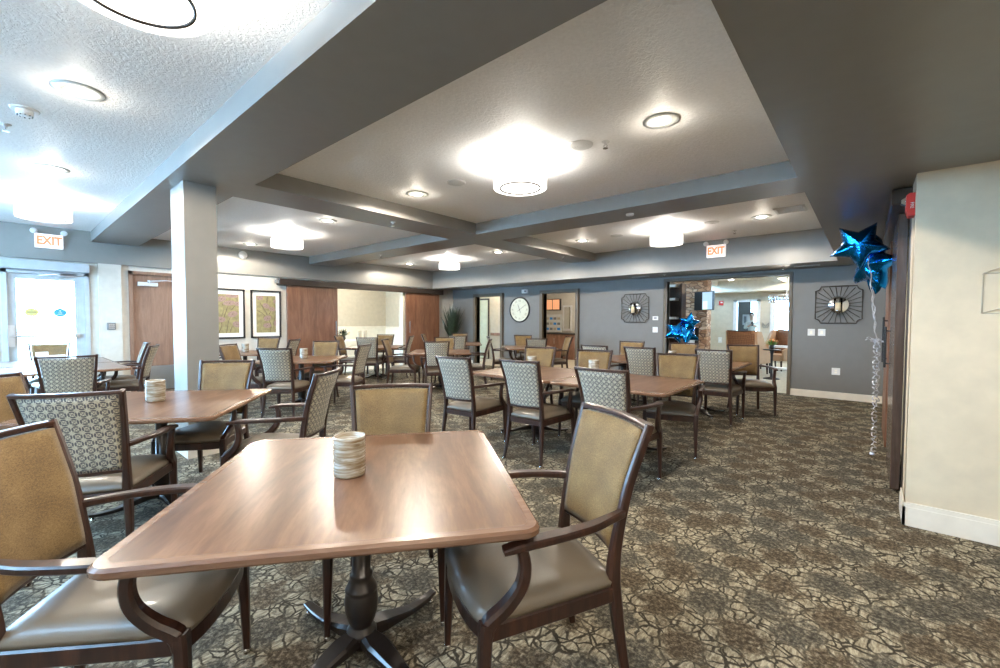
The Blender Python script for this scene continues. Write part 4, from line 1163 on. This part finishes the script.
bm = BM(); box(bm, -.36, .36, -.02, .04, -.34, .34); obj('board', bm, M['white'], t)
rn = random.Random(5)
for k in range(12):
    bm = BM(); a, b = -.32 + (k % 4) * .17, -.26 + (k // 4) * .2; box(bm, a, a + .13, -.024, -.02, b, b + .09); obj('paper', bm, [M['bluesign'], M['steelgrey'], M['tan']][k % 3], t)
t = thing('wall_cabinet', 'pale glazed wall cabinet above the kitchen counter, right of the notice board', 'cabinet', (-8.62, 13.98, 0))
bm = BM(); box(bm, -.2, .2, -.03, .02, 1.02, 1.98); obj('cabinet_body', bm, M['white'], t)
bm = BM(); box(bm, -.13, .13, -.035, -.03, 1.1, 1.92); obj('pane', bm, M['mirror'], t)

# ------------------------------------------------------------ lounge furniture
t = thing('stone_fireplace', 'stacked stone fireplace chimney seen through the wide opening', 'fireplace', (-3.75, 13.1, 0))
bm = BM()
box(bm, -.6, .42, -.55, -.15, 1.22, 2.95); box(bm, -.6, -.1, -.55, -.15, 0, 1.22); box(bm, .22, .42, -.55, -.15, 0, 1.22); box(bm, -.1, .22, -.25, -.15, 0, 1.22)
obj('chimney_breast', bm, M['stone'], t)
bm = BM(); box(bm, -.09, .21, -.33, -.26, .5, 1.21); obj('firebox', bm, M['black'], t)
bm = BM(); box(bm, -.12, .10, -.57, -.50, .62, 1.26); obj('white_surround', bm, M['white'], t)
bm = BM(); box(bm, -.62, .80, -.85, .9, .42, .50); obj('hearth', bm, M['white'], t)
bm = BM(); box(bm, -.6, .76, -.80, .85, 0, .42); obj('hearth_base', bm, M['lightwall'], t)
t = thing('television', 'wall mounted television angled out from the stone chimney', 'television', (-3.34, 12.30, 1.95), R(-28))
bm = BM(); box(bm, -.30, .32, -.04, .02, -.26, .24); bevel(bm, .006, 1); obj('casing', bm, M['black'], t)
bm = BM(); box(bm, -.02, .30, -.045, -.04, -.24, .22); obj('screen', bm, M['tv'], t)
bm = BM(); box(bm, .0, .15, -.048, -.045, -.24, -.02); obj('screen_page', bm, M['tv2'], t)
bm = BM(); sweep(bm, [(0, .02, 0), (-.02, .12, 0)], .05, .05); obj('wall_bracket', bm, M['black'], t)
t = thing('bookcase', 'tall dark bookcase with white shelves left of the stone chimney', 'bookcase', (-4.05, 11.55, 0))
bm = BM(); box(bm, -.15, .37, .3, .34, 0, 2.38); box(bm, .33, .37, 0, .3, 0, 2.38); box(bm, -.15, -.12, 0, .3, 0, 2.38); obj('carcass', bm, M['frame'], t)
for z in (.45, .95, 1.45, 1.95, 2.3): bm = BM(); box(bm, -.12, .20, .02, .3, z, z + .06); obj('shelf', bm, M['white'], t)
t = thing('fire_alarm_strobe', 'small red fire alarm on the far lounge wall', 'fire alarm', (-4.03, 17, 2.05))
bm = BM(); box(bm, -.07, .07, -.05, 0, -.08, .08); bevel(bm, .01, 2); obj('housing', bm, M['red'], t)
bm = BM(); box(bm, -.02, .05, -.06, -.05, .0, .05); obj('flash_lens', bm, M['white'], t)
plate('light_switch', -4.05, .72, .12, .2, 'white wall plate low on the far lounge wall', 'light switch', [(-.02, .02, -.03, .03)], 17)
def armchair(x, y, rz, label, mats):
    t = thing('wing_armchair', label, 'armchair', (x, y, 0), rz)
    bm = BM(); box(bm, -.34, .34, -.30, .32, .28, .46); bevel(bm, .03, 3); obj('seat', bm, M[mats[0]], t)
    def bk(u, v, o): 
        z = .40 + .75 * v; w = .33 + .03 * v
        a = 2 * u - 1
        return V((a * w, -.34 - .10 * v + o - .03 * (1 - a * a), z + .03 * (1 - abs(a)) * 0 - .02 * (1 - a * a) * v))
    bm = BM(); grid_slab(bm, lambda u, v: bk(u, v, .06), lambda u, v: bk(u, v, -.06), 10, 8); obj('backrest', bm, M[mats[1]], t)
    for s in (-1, 1):
        bm = BM(); prism(bm, [(-.40, .30), (.30, .30), (.30, .60), (.05, .66), (-.10, .85), (-.22, 1.12), (-.46, 1.15)], .07, 'x', s * .38 - .035); bevel(bm, .015, 2); obj('side_wing', bm, M[mats[0]], t)
        for yy in (-.3, .26): bm = BM(); sweep(bm, [(s * .32, yy - .04 * (yy < 0), 0), (s * .31, yy, .3)], [.03, .05], [.03, .05]); obj('leg', bm, M['frame'], t)
    bm = BM(); sweep(bm, [(-.36, -.46, 1.15), (0, -.50, 1.13), (.36, -.46, 1.15)], .04, .03); obj('top_rail', bm, M['frame'], t)
armchair(-2.38, 13.1, R(-18), 'rust brown diamond-weave wing armchair in the lounge, its back to the camera', ['goldfab', 'brownfab'])
armchair(-1.95, 14.6, R(150), 'rust wing armchair deeper in the lounge, mostly hidden behind the other', ['goldfab', 'brownfab'])
t = thing('pedestal_side_table', 'small black pedestal side table beside the rust armchair', 'side table', (-1.75, 12.2, 0))
bm = BM(); lathe(bm, [(.19, .70), (.19, .72), (.0005, .72)], 28); obj('tabletop', bm, M['black'], t)
bm = BM(); lathe(bm, [(.18, 0), (.17, .02), (.03, .05), (.022, .35), (.03, .6), (.05, .70)], 20); obj('pedestal', bm, M['black'], t)
bouquet(-1.75, 12.2, .72, .8, 'green flower arrangement on the black pedestal side table', 'leaf2', 'petal', 70, 8)
t = thing('console_table', 'white console table behind the black pedestal side table', 'console table', (-1.55, 13.6, 0))
bm = BM(); box(bm, -.45, .7, -.18, .18, .70, .75); obj('tabletop', bm, M['white'], t)
bm = BM(); box(bm, -.42, .67, -.16, .16, .12, .16); obj('shelf', bm, M['white'], t)
for sx in (-.42, .66):
    for sy in (-.15, .15): bm = BM(); sweep(bm, [(sx, sy, 0), (sx, sy, .7)], .035, .035); obj('leg', bm, M['black'], t)
bouquet(-1.42, 13.6, .75, .9, 'orange and green arrangement on the white console table', 'leaf2', 'petal', 50, 9)
t = thing('chandelier', 'rectangular white chandelier hanging in the lounge', 'chandelier', (-1.45, 12.0, 1.94))
bm = BM()
for z in (-.09, 0, .09):
    for a, b in (((-.35, -.15, z), (.35, -.15, z)), ((-.35, .15, z), (.35, .15, z)), ((-.35, -.15, z), (-.35, .15, z)), ((.35, -.15, z), (.35, .15, z))): tube(bm, [a, b], .007, 5)
obj('wire_frame', bm, M['steel'], t)
bm = BM()
for k in range(12):
    for yy in (-.15, .15): lathe(bm, [(.012, -.08), (.016, -.05), (.016, .06), (.004, .08)], 8, -.33 + k * .06, yy)
obj('crystal_drops', bm, M['chrome'], t)
bm = BM(); tube(bm, [(0, 0, .09), (0, 0, .68)], .012); tube(bm, [(-.3, 0, .09), (.3, 0, .09)], .008); lathe(bm, [(.08, .66), (.08, .68)], 16); obj('hanging_rod', bm, M['white'], t)
lamp('POINT', 'bulb', t, (0, 0, -.2), 20, WARM, shadow_soft_size=.2)
for x, y, z, lb in ((-3.05, 13.9, 2.62, 'pendant downlight in the lounge ceiling, left one'), (-2.75, 15.2, 2.95, 'pendant downlight in the lounge ceiling, right one')):
    t = thing('recessed_light', lb, 'ceiling light', (x, y, z))
    bm = BM(); lathe(bm, [(.10, 0), (.10, -.01), (.07, -.012)], 24, cap=False); obj('trim_ring', bm, M['canring'], t)
    bm = BM(); lathe(bm, [(.07, -.01), (.05, -.03), (.0005, -.035)], 20, cap=False); obj('lens', bm, M['canlens'], t)
t = thing('butterfly_wall_decor', 'small grey metal wall decor between the two lounge windows', 'wall decor', (-2.64, 17, 1.26))
bm = BM()
for s in (-1, 1):
    tube(bm, [(0, -.02, -.06), (s * .05, -.02, -.08), (s * .10, -.02, .02), (s * .09, -.02, .09), (s * .03, -.02, .0), (0, -.02, -.04)], .01)
obj('metal_scrolls', bm, M['steelgrey'], t)
t = thing('framed_notice', 'small framed notice on the vestibule wall beside the person', 'picture', (-3.52, 18.59, 1.46))
bm = BM(); box(bm, -.13, .13, -.02, 0, -.20, .20); obj('picture_frame', bm, M['white'], t)
bm = BM(); box(bm, -.09, .0, -.025, -.02, -.12, .13); obj('print', bm, M['steelgrey'], t)

# ------------------------------------------------------------ person in the vestibule
def person(x, y):
    t = thing('person', 'person in a white shirt holding up a dark phone behind the far window', 'person', (x, y, 0), R(180 + 12))
    # local: +Y is where they face
    J = {'pel': (0, 0, .93, .13), 'ch': (0, .0, 1.20, .135), 'nk': (0, 0, 1.42, .06), 'hd0': (0, .02, 1.50, .07), 'hd1': (0, .025, 1.60, .09), 'hd2': (0, .015, 1.68, .075),
         'sl': (-.17, 0, 1.37, .06), 'el': (-.24, .06, 1.12, .045), 'wl': (-.10, .24, 1.22, .032), 'sr': (.17, 0, 1.37, .06), 'er': (.24, .06, 1.12, .045), 'wr': (.08, .26, 1.24, .032),
         'hl': (-.1, 0, .88, .09), 'kl': (-.11, .02, .48, .065), 'al': (-.11, 0, .08, .042), 'tl': (-.12, .14, .035, .035), 'hr': (.1, 0, .88, .09), 'kr': (.11, .02, .48, .065), 'ar': (.11, 0, .08, .042), 'tr': (.12, .14, .035, .035)}
    E_ = [('pel', 'ch'), ('ch', 'nk'), ('nk', 'hd0'), ('hd0', 'hd1'), ('hd1', 'hd2'), ('ch', 'sl'), ('sl', 'el'), ('el', 'wl'), ('ch', 'sr'), ('sr', 'er'), ('er', 'wr'), ('pel', 'hl'), ('hl', 'kl'), ('kl', 'al'), ('al', 'tl'), ('pel', 'hr'), ('hr', 'kr'), ('kr', 'ar'), ('ar', 'tr')]
    pts = [J[k][:3] for k in J]; rad = [J[k][3] for k in J]; idx = {k: i for i, k in enumerate(J)}
    ed = [(idx[a], idx[b]) for a, b in E_]
    for s, wk in ((-1, 'wl'), (1, 'wr')):
        w = V(J[wk][:3])
        pm = w + V((-s * .03, .05, .03)); pts.append(tuple(pm)); rad.append(.026); pi_ = len(pts) - 1; ed.append((idx[wk], pi_))
        for f in range(4):
            q = pm + V((-s * .012, .018, .03 - f * .018)); pts.append(tuple(q)); rad.append(.009); a_ = len(pts) - 1; ed.append((pi_, a_))
            q2 = q + V((-s * .03, .014, 0)); pts.append(tuple(q2)); rad.append(.008); ed.append((a_, len(pts) - 1))
        q = pm + V((-s * .02, -.015, .03)); pts.append(tuple(q)); rad.append(.009); ed.append((pi_, len(pts) - 1))
    me = bpy.data.meshes.new('body'); me.from_pydata(pts, ed, [])
    o = bpy.data.objects.new('body', me); C.objects.link(o); o.parent = t
    md = o.modifiers.new('skin', 'SKIN')
    sv = me.skin_vertices[0].data if me.skin_vertices else None
    if sv is None:
        bm = bmesh.new(); bm.from_mesh(me); bm.verts.layers.skin.verify(); bm.to_mesh(me); bm.free(); sv = me.skin_vertices[0].data
    for i, r in enumerate(rad): sv[i].radius = (r, r); sv[i].use_root = (i == 0)
    o.modifiers.new('sub', 'SUBSURF').levels = 2; o.modifiers['sub'].render_levels = 2
    bpy.context.view_layer.update()
    em = bpy.data.meshes.new_from_object(o.evaluated_get(bpy.context.evaluated_depsgraph_get()))
    o.modifiers.clear(); o.data = em; em.name = 'body'
    for m in (M['skin'], M['shirt'], M['pants']): em.materials.append(m)
    for p in em.polygons:
        p.use_smooth = True; c = p.center
        p.material_index = 2 if c.z < .90 else 1 if (c.z < 1.43 and c.y < .22) else 0
    bm = BM()
    bmesh.ops.create_uvsphere(bm, u_segments=20, v_segments=14, radius=1)
    for v in bm.verts: v.co = V((v.co.x * .088, v.co.y * .098 - .005, v.co.z * .10 + 1.645))
    bmesh.ops.delete(bm, geom=[v for v in bm.verts if v.co.y > .055 and v.co.z < 1.70 or v.co.z < 1.56], context='VERTS')
    obj('hair', bm, M['hair'], t, smooth=True)
    bm = BM()
    for s in (-1, 1): lathe(bm, [(.010, 1.60), (.010, 1.612)], 8, s * .032, .105)
    box(bm, -.02, .02, .103, .112, 1.545, 1.551); obj('eyes_and_mouth', bm, M['hair'], t)
    bm = BM(); sweep(bm, [(0, .10, 1.615), (0, .122, 1.578)], [.012, .024], [.012, .02]); obj('nose', bm, M['skin'], t)
    ph = thing('mobile_phone', 'dark phone held up by the person behind the far window', 'phone', t.location + Matrix.Rotation(R(192), 3, 'Z') @ V((-.0, .335, 1.30)), R(192))
    bm = BM(); box(bm, -.04, .04, -.005, .005, -.075, .075); bevel(bm, .003, 1); obj('phone_body', bm, M['black'], ph)
person(-3.31, 18.45)

# ------------------------------------------------------------ light of adjoining rooms
def room_light(x, y, z, e, name, label, col=WARM):
    t = thing(name, label, 'ceiling light', (x, y, z))
    bm = BM(); lathe(bm, [(.16, 0), (.16, -.04), (.13, -.055), (.0005, -.06)], 28); obj('lens', bm, M['diffuser'], t)
    lamp('POINT', 'bulb', t, (0, 0, -.15), e, col, shadow_soft_size=.12)
room_light(-12.3, 7.3, 2.6, 130, 'flush_ceiling_light', 'flush ceiling light inside the private dining room', (1, .88, .70))
room_light(-9.5, 10.8, 2.6, 70, 'flush_ceiling_light', 'flush ceiling light in the room behind the left doorway')
room_light(-7.0, 12.0, 2.6, 110, 'flush_ceiling_light', 'flush ceiling light inside the kitchen')
room_light(-1.0, 15.3, 2.95, 170, 'flush_ceiling_light', 'flush ceiling light deep in the lounge')
room_light(-2.2, 11.2, 2.95, 90, 'flush_ceiling_light', 'flush ceiling light just inside the lounge opening')

# daylight portals at the window openings
def portal_light(loc, rot, sx, sy):
    d = bpy.data.lights.new('daylight_portal', 'AREA'); d.shape = 'RECTANGLE'; d.size = sx; d.size_y = sy; d.cycles.is_portal = True
    o = bpy.data.objects.new('daylight_portal', d); C.objects.link(o); o.location = loc; o.rotation_euler = rot
for xc in (-8.8,): portal_light((xc, YF - .18, 1.4), (R(90), 0, 0), 2.2, 1.7)
portal_light((XA - .2, .55, 1.2), (R(90), 0, R(-90)), 1.0, 2.2)
portal_light((XA - .2, -1.25, 1.2), (R(90), 0, R(-90)), 2.4, 2.2)

w = bpy.data.worlds.new('overcast_sky'); SC.world = w; w.use_nodes = True
bg = w.node_tree.nodes['Background']; bg.inputs[0].default_value = (.36, .66, 1.0, 1); bg.inputs[1].default_value = 34.0

# ------------------------------------------------------------ camera
cam = bpy.data.cameras.new('camera'); cam.sensor_fit = 'HORIZONTAL'; cam.sensor_width = 36; cam.lens = 428.931 / 1000 * 36
cam.shift_y = .00099; cam.clip_start = .02; cam.clip_end = 200
co = bpy.data.objects.new('camera', cam); C.objects.link(co); SC.camera = co
ya, pi2, ro = R(40.584), R(1.9308), R(.1729)
F = V((-sin(ya) * cos(pi2), cos(ya) * cos(pi2), -sin(pi2))); Rt = V((cos(ya), sin(ya), 0)); U = Rt.cross(F)
R2 = Rt * cos(ro) + U * sin(ro); U2 = U * cos(ro) - Rt * sin(ro)
co.matrix_world = Matrix(((R2.x, U2.x, -F.x, 0), (R2.y, U2.y, -F.y, 0), (R2.z, U2.z, -F.z, 1.4), (0, 0, 0, 1)))

SC.view_settings.view_transform = 'Standard'; SC.view_settings.look = 'None'
SC.view_settings.gamma = 1; SC.view_settings.use_curve_mapping = False; SC.view_settings.exposure = .36
SC.cycles.use_denoising = True; SC.cycles.max_bounces = 8; SC.cycles.diffuse_bounces = 4; SC.cycles.glossy_bounces = 3
SC.cycles.transparent_max_bounces = 8; SC.cycles.sample_clamp_indirect = 6; SC.cycles.caustics_reflective = False; SC.cycles.caustics_refractive = False
